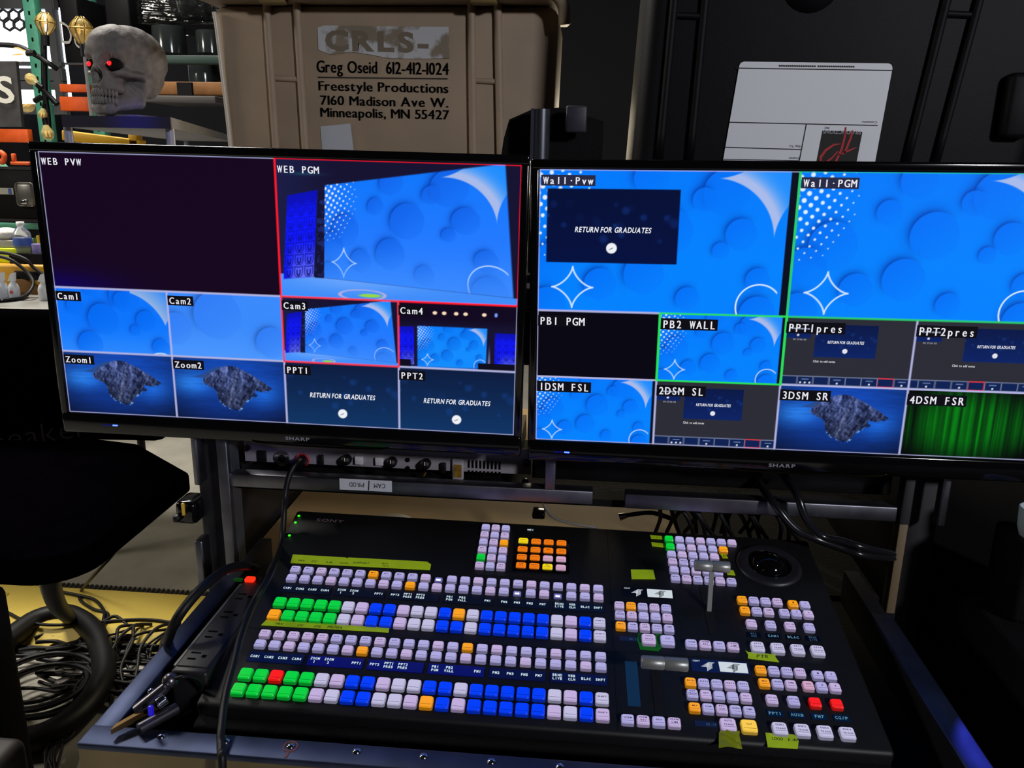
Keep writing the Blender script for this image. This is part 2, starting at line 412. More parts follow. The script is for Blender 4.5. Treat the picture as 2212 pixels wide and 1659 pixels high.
# ---------------------------------------------------------------- screens
W, H = .698, .3926
WALL = [(.925, .421, .162), (.613, .269, .086), (.781, .054, .122), (1.299, .15, .160), (1.151, .197, .082), (1.418, .432, .109), (1.285, .546, .059),
        (.759, .722, .144), (.448, .80, .115), (1.075, .892, .085), (.264, .499, .166), (.096, .658, .145), (1.555, .747, .085), (1.569, .99, .127), (.072, .963, .134)]
def sm(a, b, x): t = np.clip((x - a) / (b - a), 0, 1); return t * t * (3 - 2 * t)
def mixc(c, k, m): return c * (1 - m[..., None]) + np.array(k, float) / 255 * m[..., None]
def bubbles(c, X, Y, L, dark=(0, 56, 165), fill=(0, 104, 240), amt=1.0, px=.006):
    for x, y, r in L:
        d = np.hypot(X - x, Y - y); dx, dy = (X - x) / (d + 1e-6), (Y - y) / (d + 1e-6)
        side = np.clip((-.72 * dx - .70 * dy + .15) / 1.15, 0, 1) ** 1.3
        out = sm(-px, px, d - r)
        c = mixc(c, dark, np.minimum(1, amt * 1.0 * side * out * np.exp(-np.maximum(d - r, 0) / (.13 * r + .006))))
        g = .5 + .5 * ((X - x) * .6 + (Y - y) * .8) / r
        c = mixc(c, fill, amt * (1 - out) * np.clip(.95 - .75 * g, 0, 1))
    return c
def wall(X, Y, bg=(0, 130, 255), bar=True, fill=(0, 112, 247)):
    """stage backdrop picture; X 0..1.78, Y 0..1"""
    c = np.zeros(X.shape + (3,)) + np.array(bg, float) / 255
    c = mixc(c, (0, 116, 250), np.clip(.6 - Y, 0, 1))
    c = bubbles(c, X, Y, WALL, fill=fill)
    # big concave star at top right
    m = (X > 1.207) * (X < 2.073) * (Y < .485); dA = None
    for cx_, cy_ in ((1.207, .485), (2.073, .485), (1.207, -.381), (2.073, -.381)):
        d = np.hypot(X - cx_, Y - cy_) - .433; m = m * sm(-.002, .006, d); dA = d if dA is None else dA
    lav = np.clip(1.25 * np.exp(-(np.maximum(dA, 0) / .10) ** 2), .0, 1)
    c = mixc(c, (28, 140, 255), m)
    c = mixc(c, (168, 186, 234), m * lav)
    # halftone dots
    ang = R(33); u = (X * math.cos(ang) + Y * math.sin(ang)) / .056; v = (-X * math.sin(ang) + Y * math.cos(ang)) / .056
    fu, fv = u - np.floor(u) - .5, v - np.floor(v) - .5
    cu, cv = (np.floor(u) + .5) * .056, (np.floor(v) + .5) * .056
    cx, cy = cu * math.cos(ang) - cv * math.sin(ang), cu * math.sin(ang) + cv * math.cos(ang)
    rad = .33 * np.clip(1.0 - np.hypot(cx * 1.25, (cy - .12) * 1.0) / .58, 0, 1) ** .75
    c = mixc(c, (225, 238, 255), sm(.06, -.06, np.hypot(fu, fv) - rad) * (rad > .06))
    # line star and arc
    k = (np.abs(X - .25) < .17) & (np.abs(Y - .826) < .17)
    if k.any():
        t = np.linspace(0, 2 * math.pi, 240); ax, ay = .25 + .148 * np.sign(np.cos(t)) * np.abs(np.cos(t)) ** 3.0, .826 + .148 * np.sign(np.sin(t)) * np.abs(np.sin(t)) ** 3.0
        best = np.full(k.sum(), 9.0)
        for q in range(240): best = np.minimum(best, np.hypot(X[k] - ax[q], Y[k] - ay[q]))
        st = np.full(X.shape, 9.0); st[k] = best
        c = mixc(c, (205, 230, 255), sm(.0075, .0035, st))
    d = np.abs(np.hypot(X - 1.573, Y - .936) - .158)
    c = mixc(c, (225, 240, 255), sm(.0065, .003, d) * sm(1.70, 1.69, X))
    if bar: c = mixc(c, (5, 10, 28), sm(1.718, 1.724, X))
    return c
def fbm(x, y, seed=0, oct=5):
    rs = np.random.RandomState(seed); T = rs.rand(64, 64); v = np.zeros(x.shape); a = .5
    for _ in range(oct):
        xi, yi = np.floor(x).astype(int), np.floor(y).astype(int); fx, fy = x - xi, y - yi
        fx, fy = fx * fx * (3 - 2 * fx), fy * fy * (3 - 2 * fy)
        g = lambda i, j: T[(yi + j) % 64, (xi + i) % 64]
        v += a * ((g(0, 0) * (1 - fx) + g(1, 0) * fx) * (1 - fy) + (g(0, 1) * (1 - fx) + g(1, 1) * fx) * fy)
        x, y, a = x * 2.03 + 11.3, y * 2.03 + 5.7, a * .5
    return v
def island(X, Y):
    """rocky headland in a blue sea at dusk"""
    c = np.zeros(X.shape + (3,))
    t = Y[..., None]
    c += np.array((16, 70, 175)) / 255 * (1 - t) + np.array((8, 38, 105)) / 255 * t
    c = mixc(c, (45, 135, 240), .75 * np.exp(-((X - .25) / .35) ** 2 - ((Y - .42) / .18) ** 2))
    c = mixc(c, (30, 110, 225), .7 * np.exp(-((X - 1.45) / .3) ** 2 - ((Y - .55) / .2) ** 2))
    c *= (.9 + .25 * fbm(X * 5, Y * 40, 3, 3))[..., None]
    n = fbm(X * 9, Y * 9, 5)
    # far ridge
    ridge = .30 - .18 * np.exp(-((X - .75) / .28) ** 2) + .03 * n
    c = mixc(c, (38, 70, 130), sm(0, .02, Y - ridge) * sm(.35, .32, Y + .08 * np.abs(X - .55)) * (X > .22) * (X < 1.2))
    jag = .035 * (n - .5) + .03 * (fbm(X * 30, Y * 30, 8, 3) - .5)
    top = np.interp(X, [.44, .55, .70, .80, .92, 1.05, 1.15, 1.30, 1.45, 1.58], [.37, .27, .20, .13, .11, .14, .20, .27, .36, .45]) + jag
    bot = np.interp(X, [.44, .55, .66, .70, .80, .95, 1.08, 1.15, 1.25, 1.30, 1.45, 1.58], [.38, .46, .53, .68, .78, .85, .80, .67, .60, .52, .49, .46]) + 2 * jag
    m = sm(0, .012, Y - top) * sm(0, .012, bot - Y) * sm(.42, .46, X) * sm(1.60, 1.55, X)
    hh = lambda x, y: fbm(x * 7 + y * 6, y * 5 - x * 3, 9, 5) + .10 * fbm(x * 34, y * 26, 12, 3)
    rk_ = np.clip(  .38 + 4.6 * (hh(X + .012, Y - .006) - hh(X - .012, Y + .006)), 0, 1)
    rc = np.array((15, 22, 48)) / 255 * (1 - rk_[..., None]) + np.array((86, 100, 150)) / 255 * rk_[..., None]
    spine = np.exp(-((X - .92 + .30 * (Y - .55)) / .022) ** 2) * sm(.15, .4, Y)
    rc = rc * (.8 + .5 * sm(.7, .1, Y))[..., None] + .14 * spine[..., None]
    c = c * (1 - m[..., None]) + rc * m[..., None]
    foam = np.exp(-((Y - bot) / .018) ** 2) * np.clip((fbm(X * 40, Y * 40, 2, 3) - .50) * 7, 0, 1) * sm(.6, .75, X) * sm(1.3, 1.15, X) * sm(.5, .65, Y)
    c = mixc(c, (150, 205, 245), np.clip(foam, 0, 1))
    m2 = sm(1, .6, np.hypot((X - 1.28) / .055, (Y - .57) / .035)); c = mixc(c, (22, 34, 66), m2)
    vg = np.clip(1.12 - .55 * np.hypot((X - .89) / 1.2, (Y - .45) / .75) ** 2.5, .25, 1.1)
    return c * vg[..., None]
def slide(X, Y, c0=(8, 26, 62), c1=(12, 52, 100)):
    t = Y[..., None]; c = np.array(c0) / 255 * (1 - t) + np.array(c1) / 255 * t
    rs = np.random.RandomState(4)
    for i in range(22):
        x, y, r = rs.rand() * 1.78, .15 + rs.rand() * .55, .035 + .06 * rs.rand()
        c = mixc(c, (20, 74, 165), .38 * sm(r, r * .3, np.hypot(X - x, Y - y)) * rs.rand())
    c = mixc(c, (238, 240, 246), sm(.075, .068, np.hypot(X - .89, Y - .795)))
    d = np.abs((Y - .80) + .5 * (X - .89) - .8 * (X - .89) ** 2 * 0) + 9 * (np.abs(X - .885) > .028)
    c = mixc(c, (60, 80, 110), sm(.008, .003, d))
    return c
def homog(q, w=1.0, h=1.0):
    A_ = []; B_ = []
    for (x, y), (u, v) in zip(q, ((0, 0), (w, 0), (w, h), (0, h))):
        A_ += [[x, y, 1, 0, 0, 0, -u * x, -u * y], [0, 0, 0, x, y, 1, -v * x, -v * y]]; B_ += [u, v]
    return np.append(np.linalg.solve(np.array(A_), np.array(B_)), 1).reshape(3, 3)
def warp(Hm, X, Y):
    d = Hm[2, 0] * X + Hm[2, 1] * Y + Hm[2, 2]
    return (Hm[0, 0] * X + Hm[0, 1] * Y + Hm[0, 2]) / d, (Hm[1, 0] * X + Hm[1, 1] * Y + Hm[1, 2]) / d
def inside(u, v, w=1, e=.008): return sm(-e, e, u) * sm(-e, e, w - u) * sm(-e, e, v) * sm(-e, e, 1 - v)
def shields(c, u, v, m, nu, nv, glow=.5):
    c = mixc(c, (12, 22, 255), m); c = mixc(c, (150, 160, 235), m * np.clip((v - .55) * 1.5, 0, .75) * sm(.0, .5, u)); c = mixc(c, (6, 6, 120), m * sm(.30, .0, v) * .5)
    fu, fv = u * nu - np.floor(u * nu), v * nv - np.floor(v * nv)
    x, y = (fu - .5) * 2, (fv - .5) * 2
    hw = .78 * np.clip(1 - np.maximum(y - .1, 0) ** 2 * .9, .1, 1)
    sh = np.maximum(np.abs(x) - hw, np.abs(y) - .78 - .12 * np.abs(x)); k = sm(.13, .03, np.abs(sh))
    uu = np.maximum(np.abs(np.abs(x) - .3) - .13, np.abs(y) - .36); bt = np.maximum(np.hypot(x, y - .28) - .42, -(y - .1)); bt = np.maximum(bt, .16 - np.hypot(x, y - .2))
    k = np.maximum(k, sm(.05, -.05, np.minimum(uu, bt)))
    return mixc(c, (8, 10, 110), m * k * np.clip(.25 + v * .7, 0, .8))
def stage(X, Y, near=True):
    c = np.zeros(X.shape + (3,)) + np.array((20, 16, 48)) / 255
    if near:
        q = [(.363, .181), (1.662, -.004), (1.745, .945), (.333, .85)]
        c = mixc(c, (26, 30, 72), sm(.5, .0, X) * .8); c = mixc(c, (30, 95, 120), .5 * np.exp(-((X - .22) / .12) ** 2 - ((Y - .105) / .012) ** 2))
        u, v = warp(homog(q, 1.718), X, Y); m = inside(u, v, 1.718)
        lo = sm(.5, 1.0, Y)
        wl = wall(np.clip(u, 0, 1.717), np.clip(v, 0, 1), bg=(34, 122, 255), bar=False, fill=(16, 98, 232)); wl = mixc(wl, (70, 145, 255), lo * .75)
        c = c * (1 - m[..., None]) + wl * m[..., None]
        fl = sm(-.004, .004, Y - (.85 + (X - .333) * .067)) 
        fc = np.zeros_like(c) + np.array((62, 140, 250)) / 255; fc = mixc(fc, (130, 180, 255), .6 * np.exp(-((X - .55) / .5) ** 2) * sm(1, .85, Y))
        fc = mixc(fc, (205, 180, 215), .8 * sm(.022, .006, np.abs(np.hypot((X - .62) / 1, (Y - .965) * 4.5) - .17)))
        fc = mixc(fc, (150, 215, 70), sm(1, .5, np.hypot((X - .68) / .11, (Y - .968) / .018)))
        c = c * (1 - fl[..., None]) + fc * fl[..., None]
        u, v = warp(homog([(.083, .262), (.306, .216), (.255, .846), (.026, .869)]), X, Y); c = shields(c, u, v, inside(u, v), 3, 7)
        gp = inside(*warp(homog([(.312, .22), (.36, .19), (.335, .85), (.265, .85)]), X, Y)); c = mixc(c, (18, 16, 50), gp); c = mixc(c, (40, 60, 150), gp * .5 * sm(.45, .6, fbm(X * 30, Y * 30, 4, 3)))
    else:
        c = mixc(c, (14, 4, 30), sm(.4, .2, Y))
        u, v = warp(homog([(.288, .357), (1.335, .357), (1.324, .972), (.286, .978)], 1.718), X, Y); m = inside(u, v, 1.718, .015)
        wl = wall(np.clip(u, 0, 1.717), np.clip(v, 0, 1), bg=(16, 140, 255), bar=False, fill=(4, 112, 235))
        for q in ([(-.02, .38), (.235, .37), (.235, .95), (-.02, .95)], [(1.455, .42), (1.80, .42), (1.80, .95), (1.455, .95)]):
            uu, vv = warp(homog(q), X, Y); c = shields(c, uu, vv, inside(uu, vv), 3, 5)
        c = mixc(c, (190, 195, 230), .6 * sm(.03, .0, np.abs(X - 1.37)) * sm(.55, .9, Y) * (X > 1.335))
        c = c * (1 - m[..., None]) + wl * m[..., None]
        c = mixc(c, (50, 140, 250), sm(.97, .985, Y)); c = mixc(c, (12, 8, 26), sm(.885, .89, Y) * sm(1.20, 1.21, X)); c = mixc(c, (10, 6, 30), sm(.875, .88, Y) * sm(.19, .18, X))
        for x in (.55, .69, .869, 1.009, 1.287): c = mixc(c, (255, 225, 190), sm(1.25, .7, np.hypot((X - x) / .034, (Y - .152) / .026)))
        c = mixc(c, (120, 160, 255), sm(1.25, .6, np.hypot((X - 1.462) / .024, (Y - .15) / .034)))
    return c
def presenter(X, Y, sx=.0, thumbs=(0, 1, 0, 2, 0, 3, 0, 2), red=6, t0=0.0):
    c = np.zeros(X.shape + (3,)) + np.array((43, 43, 53)) / 255
    def put(c, x0, y0, x1, y1, f=True):
        m = (X > x0) * (X < x1) * (Y > y0) * (Y < y1)
        s_ = slide((X - x0) / (x1 - x0) * 1.778, (Y - y0) / (y1 - y0), (6, 22, 70), (8, 34, 100))
        return np.where(m[..., None], s_, c)
    c = put(c, .0 , .10, .36 , .30); c = put(c, .42 + sx, .10, 1.27 + sx, .575)
    for i, k in enumerate(thumbs):
        x0 = .012 + i * .2235 - t0; x1 = x0 + .205
        m = (X > x0 - .007) * (X < x1 + .007) * (Y > .855) * (Y < .99); c = np.where(m[..., None], np.array((235, 60, 70) if i == red else (110, 120, 150)) / 255, c)
        m = (X > x0) * (X < x1) * (Y > .867) * (Y < .978); c = np.where(m[..., None], np.array((10, 32, 82)) / 255, c)
        if k:
            c = mixc(c, (150, 175, 220), sm(.006, .002, np.abs(Y - .905)) * (np.abs(X - (x0 + x1) / 2) < .05))
            for q in ((0,) if k > 1 else (-.065, 0, .065)): c = mixc(c, (235, 238, 245), sm(.016, .010, np.hypot(X - (x0 + x1) / 2 - q, (Y - .955))))
    return c
def streaks(X, Y):
    s_ = fbm(X * 26, Y * .4, 6, 4); c = np.zeros(X.shape + (3,))
    g = np.clip(.30 + .75 * (s_ - .45), .05, .5) * np.clip(1.15 - 1.0 * np.hypot((X - .85) / 1.05, (Y - .5) / .62) ** 2, .06, 1)
    c[..., 1] = g; c[..., 0] = g * .03; c[..., 2] = g * .14; return c
def flat(k): return lambda X, Y: np.zeros(X.shape + (3,)) + np.array(k, float) / 255
def cam1(X, Y):
    c = flat((8, 116, 252))(X, Y); c = mixc(c, (70, 150, 255), sm(.45, 1.1, Y) * .6)
    c = bubbles(c, X, Y, [(1.10, .10, .24), (.731, .471, .244), (.295, .282, .138), (1.052, .162, .127), (1.413, .471, .158), (1.231, .627, .085), (.487, .871, .201), (1.618, .879, .137), (.582, .0, .121)], px=.01)
    dA = np.hypot(X - .98, Y - .80) - .78; dB = np.hypot(X - 2.14, Y - .72) - .46
    m = sm(0, .01, dA) * sm(0, .01, dB) * (X > 1.2) * (Y < .62); c = mixc(c, (150, 180, 225), m * np.clip(1 - dA * 2.2, .1, 1))
    c = mixc(c, (190, 220, 250), sm(.014, .006, np.abs(np.hypot(X - 1.60, Y - 1.22) - .25)))
    return c
def cam2(X, Y):
    c = flat((58, 138, 252))(X, Y); c = mixc(c, (88, 160, 255), sm(.4, 1.1, Y) * .6)
    return bubbles(c, X, Y, [(.77, .333, .372), (1.593, .723, .238), (.10, .568, .25)], dark=(30, 80, 170), fill=(48, 124, 246), px=.012)
def pvw(X, Y):
    c = wall(X, Y); u, v = (X - .058) / .926, (Y - .131) / .517
    m = inside(u, v, 1, .004); s_ = slide(u * 1.778, v, (2, 12, 52), (2, 14, 62))
    return c * (1 - m[..., None]) + s_ * m[..., None]
def webpvw(X, Y):
    c = flat((20, 3, 28))(X, Y); return mixc(c, (14, 0, 92), .9 * np.exp(-((X - .0) / .50) ** 2 - ((Y - 1.0) / .13) ** 2))

def raster(tiles, nx, ny, line=(176, 178, 222), frame=()):
    SS = 2
    xs = (np.arange(nx * SS) + .5) / (nx * SS); ys = (np.arange(ny * SS) + .5) / (ny * SS)
    img = np.zeros((ny * SS, nx * SS, 3)) + np.array(line, float) / 255
    g = .0019; gy = g * W / H
    for (u0, v0, u1, v1, fn) in tiles:
        a0, a1 = u0 + g, u1 - g; b0, b1 = v0 + gy, v1 - gy
        i0, i1 = np.searchsorted(xs, a0), np.searchsorted(xs, a1); j0, j1 = np.searchsorted(ys, b0), np.searchsorted(ys, b1)
        X, Y = np.meshgrid((xs[i0:i1] - u0) / (u1 - u0) * 16 / 9, (ys[j0:j1] - v0) / (v1 - v0))
        img[j0:j1, i0:i1] = np.clip(fn(X, Y), 0, 1)
    for (u0, v0, u1, v1, k) in frame:
        t, ty = .0044, .0040 * W / H
        Xg, Yg = np.meshgrid(xs, ys)
        m = (Xg > u0 - t * .5) & (Xg < u1 + t * .5) & (Yg > v0 - ty * .5) & (Yg < v1 + ty * .5) & ~((Xg > u0 + t * .5) & (Xg < u1 - t * .5) & (Yg > v0 + ty * .5) & (Yg < v1 - ty * .5))
        img[m] = np.array(k, float) / 255
    img = np.where(img <= .04045, img / 12.92, ((img + .055) / 1.055) ** 2.4)
    return img.reshape(ny, SS, nx, SS, 3).mean((1, 3))

def pic_material():
    m = bpy.data.materials.new('screen_picture'); m.use_nodes = True; nt = m.node_tree
    b = nt.nodes['Principled BSDF']; b.inputs['Base Color'].default_value = (.004, .004, .005, 1); b.inputs['Roughness'].default_value = .3; b.inputs['Specular IOR Level'].default_value = .15
    a = nt.nodes.new('ShaderNodeVertexColor'); a.layer_name = 'picture'
    nt.links.new(a.outputs['Color'], b.inputs['Emission Color']); b.inputs['Emission Strength'].default_value = 1.0
    m.cycles.emission_sampling = 'NONE'
    return m
PIC = pic_material()

def screen_mesh(img, texts, name, parent):
    """one mesh: a fine grid of picture points, then captions lying just in front of it"""
    ny, nx, _ = img.shape
    gx = np.linspace(-W / 2, W / 2, nx); gz = np.linspace(H, 0, ny)
    Xg, Zg = np.meshgrid(gx, gz)
    V = np.stack([Xg.ravel(), np.zeros(nx * ny), Zg.ravel()], 1); Cc = img.reshape(-1, 3)
    i = np.arange(nx * ny).reshape(ny, nx)
    F = np.stack([i[1:, :-1], i[1:, 1:], i[:-1, 1:], i[:-1, :-1]], -1).reshape(-1, 4).tolist()
    tv = []; tf = []; tcx = []; base = nx * ny
    def add(v, f, c):
        nonlocal base
        tv.append(v); tf.extend([tuple(k + base for k in g) for g in f]); tcx.append(np.tile([lin(x) for x in c], (len(v), 1))); base += len(v)
    for t in texts:
        s_, u, v, h, w_, c, box = t[:7]; kw = t[7] if len(t) > 7 else {}
        P, Fq = text_geo(s_, h, width=w_, **kw)
        x0, z0 = -W / 2 + u * W, H - v * H
        if box:
            p = .0022; bx = np.array([[x0 - p, -.0003, z0 - p], [x0 + w_ + p, -.0003, z0 - p], [x0 + w_ + p, -.0003, z0 + h + p], [x0 - p, -.0003, z0 + h + p]]); add(bx, [(0, 1, 2, 3)], box)
        add(np.stack([x0 + P[:, 0], np.full(len(P), -.0006), z0 + P[:, 1]], 1), Fq, c)
    V = np.concatenate([V] + tv); Cc = np.concatenate([Cc] + tcx)
    me = bpy.data.meshes.new(name); me.from_pydata(V.tolist(), [], F + tf); me.materials.append(PIC)
    at_ = me.color_attributes.new('picture', 'FLOAT_COLOR', 'POINT')
    at_.data.foreach_set('color', np.concatenate([Cc, np.ones((len(Cc), 1))], 1).ravel().astype(np.float32))
    o = bpy.data.objects.new(name, me); col.objects.link(o); o.parent = parent
    return o

def monitor(label, T, Rm, img, texts, logo_u, led_u):
    T = np.array(T) + EYE; Rm = np.array(Rm)
    root = thing('monitor', label, 'monitor', group=None)
    o = T + Rm[:, 0] * W / 2 + Rm[:, 1] * H           # bottom centre of the picture
    m = Matrix.Identity(4)
    for i in range(3): m[i][0], m[i][1], m[i][2], m[i][3] = Rm[i, 0], Rm[i, 2], -Rm[i, 1], o[i]
    root.matrix_world = m
    sd, tp_, bt = .0118, .0135, .033
    hs = MB(); hs.box((0, .030, (H + tp_ - bt) / 2), (W + 2 * sd - .004, .046, H + tp_ + bt - .004), bev=.01)
    hs.box((0, .062, H * .48), (W * .7, .03, H * .6), bev=.012)
    hs.build('housing', BLACK, root, local=True)
    bz = MB()
    bz.box((0, .003, H + tp_ / 2), (W + 2 * sd, .016, tp_), bev=.003); bz.box((0, .003, -bt / 2), (W + 2 * sd, .016, bt), bev=.004)
    for s_ in (-1, 1): bz.box((s_ * (W / 2 + sd / 2), .003, H / 2), (sd, .016, H + .004), bev=.003)
    bz.build('bezel', GLOSS, root, local=True)
    MB().tube([(-.055, -.004, -bt + .004), (-.045, -.0055, -bt + .001), (0, -.006, -bt), (.10, -.006, -bt), (.145, -.0055, -bt + .001), (.16, -.004, -bt + .004)], .0016, seg=8).build('lower_trim', mat('chrome_with_gold_glint', (60, 52, 34), .2, 1), root, local=True)  # trim tinted gold to paint in the reflection of string lights
    lg = MB(); put_text(lg, 'SHARP', (-W / 2 + logo_u * W, -.0056, -.025), (1, 0, 0), (0, 0, 1), .0052, bold=.035, width=.038); lg.build('brand_lettering', mat('grey_print', (140, 140, 148), .5), root, local=True)
    ld = MB(); x = -W / 2 + led_u * W
    ld.box((x, -.0056, -.017), (.008, .0015, .0022), bev=.0006); ld.build('power_light', emat('blue_led', (60, 90, 255), 5), root, local=True)
    MB().box((x - .013, -.0053, -.017), (.014, .001, .0016)).build('light_pipe', emat('blue_glow', (8, 10, 110), .8), root, local=True)
    MB().box((0, .105, H * .30), (.12, .08, .10), bev=.006).build('mount_plate', BLACK, root, local=True)
    screen_mesh(img, texts, 'screen', root)
    return root

DK = (10, 8, 16); WT = (232, 232, 240)
def cap_(s_, u, v, n=None, h=.0102, adv=.0088, box=DK): return (s_, u + .004, v + .046 * (h / .0102), h, adv * len(s_), WT, box, dict(mono=1, strike=.035))
Lt = [(0, 0, .5, .5, webpvw), (.5, 0, 1, .5, lambda X, Y: stage(X, Y)), (0, .5, .25, .75, cam1), (.25, .5, .5, .75, cam2), (.5, .5, .75, .75, lambda X, Y: stage(X, Y)), (.75, .5, 1, .75, lambda X, Y: stage(X, Y, False)),
      (0, .75, .25, 1, island), (.25, .75, .5, 1, island), (.5, .75, .75, 1, slide), (.75, .75, 1, 1, slide)]
imgL = raster(Lt, 760, 428, frame=[(.5, .0, 1, .5, (255, 25, 40)), (.5, .5, .75, .75, (240, 60, 80))])
tl = [cap_('WEB PVW', 0, .001, box=None), cap_('WEB PGM', .5, .004, box=None), cap_('Cam1', 0, .5), cap_('Cam2', .25, .5), cap_('Cam3', .5, .5), cap_('Cam4', .75, .5), cap_('Zoom1', 0.001, .75), cap_('Zoom2', .25, .75), cap_('PPT1', .5, .75), cap_('PPT2', .75, .75)]
IT = dict(shear=.22, bold=.02)
for u in (.5, .75): tl.append(('RETURN FOR GRADUATES', u + .054, .75 + .138, .0076, .100, (235, 238, 245), None, IT))
monitor('left of the two black monitors, showing the WEB PVW and WEB PGM windows', (-.7864, 1.1679, -.0025), [[.9999, -.0101, -.0026], [.0026, .0027, 1], [-.0101, -.9999, .0027]], imgL, tl, .497, .108)

pr1 = lambda X, Y: presenter(X, Y); pr2 = lambda X, Y: presenter(X, Y, sx=.25, t0=.10, red=4, thumbs=(0, 2, 0, 3, 0, 2, 0, 3))
Rt = [(0, 0, .5, .5, pvw), (.5, 0, 1, .5, wall), (0, .5, .25, .75, flat((4, 3, 14))), (.25, .5, .5, .75, wall), (.5, .5, .75, .75, pr1), (.75, .5, 1, .75, pr2),
      (0, .75, .25, 1, wall), (.25, .75, .5, 1, pr1), (.5, .75, .75, 1, island), (.75, .75, 1, 1, streaks)]
imgR = raster(Rt, 800, 450, frame=[(.5, 0, 1.0, .5, (40, 200, 110)), (.25, .5, .5, .75, (40, 220, 90))])
GB = (38, 40, 66)
def capr(s_, u, v): return cap_(s_, u, v, h=.0118, adv=.0094, box=DK)
tr = [cap_('Wall·Pvw', 0.002, .004, box=GB), cap_('Wall·PGM', .502, .004, box=GB), capr('PB1 PGM', 0, .5), capr('PB2 WALL', .251, .5), capr('PPT1pres', .5, .5), capr('PPT2pres', .75, .5), capr('1DSM FSL', 0, .75), capr('2DSM SL', .25, .75), capr('3DSM SR', .5, .75), capr('4DSM FSR', .75, .75)]
tr.append(('RETURN FOR GRADUATES', .072, .215, .0076, .105, (235, 238, 245), None, IT))
for u, v, s_ in ((.5, .5, 0), (.25, .75, 0), (.75, .5, .25)):
    k = s_ * 9 / 16 * .25
    tr.append(('RETURN FOR GRADUATES', u + .0835 + k, v + .093, .0042, .049, (235, 238, 245), None, IT))
    tr.append(('RETURN FOR GRADUATES', u + .012, v + .044, .0022, .024, (200, 210, 235), None, IT))
    tr.append(('Click to add notes', u + .0595 + k * .5, v + .163, .0034, .030, (225, 225, 230), None, dict(bold=.01)))
    tr.append(('00 27:06 00', u + .016, v + .084, .0026, .018, (170, 175, 190), None, {}))
monitor('right of the two black monitors, showing the Wall Pvw and Wall PGM windows', (-.0632, 1.173, -.0146), [[.9997, .0101, .0243], [-.0243, -.0027, .9997], [.0102, -.9999, -.0024]], imgR, tr, .49, .068)

# ---------------------------------------------------------------- vision mixer console (local axes: x right, y away, z up from the button tops)
RC = [[.9996, .0181, -.0202], [.0216, -.9819, .1882], [-.0164, -.1885, -.9819]]
CC = Vector((-.1758, .9602, 1.45 - .5989))
con = thing('vision_mixer_console', 'black vision mixer console covered in lit coloured buttons', 'video switcher')
m = Matrix.Identity(4)
for i in range(3): m[i][0], m[i][1], m[i][2], m[i][3] = RC[i][0], -RC[i][1], -RC[i][2], CC[i]
con.matrix_world = m
ZB = -.006
def P3(x, y, z=ZB): return Vector((x / 1000, -y / 1000, z))
AX, AY = Vector((1, 0, 0)), Vector((0, 1, 0))
cm = mat('console_black', (10, 10, 13), .55, var=.3, bump=.08, bscale=900)
b = MB(); b.box(P3(143, -46, ZB - .022), (.812, .398, .044), bev=.005); b.build('body', cm, con, local=True)
b = MB(); b.box(P3(143, 160, ZB - .031), (.812, .022, .028), bev=.006); b.build('wrist_edge', MATTE, con, local=True)
for x in (-200, 480): MB().box(P3(x, -225, ZB - .079), (.06, .03, .07), bev=.004).build('rear_foot', BLACK, con, local=True)
# module seams
sm_ = MB()
for x0, y0, x1, y1 in ((236, -240, 236, 148), (236, -1 + 22, 535, 22), (-262, -112, 236, -112), (-262, 24, 236, 24)):
    sm_.box(P3((x0 + x1) / 2, (y0 + y1) / 2, ZB + .0001), (abs(x1 - x0) / 1000 + .0008, abs(y1 - y0) / 1000 + .0008, .0006))
sm_.build('module_seams', mat('seam_dark', (4, 4, 5), .6), con, local=True)

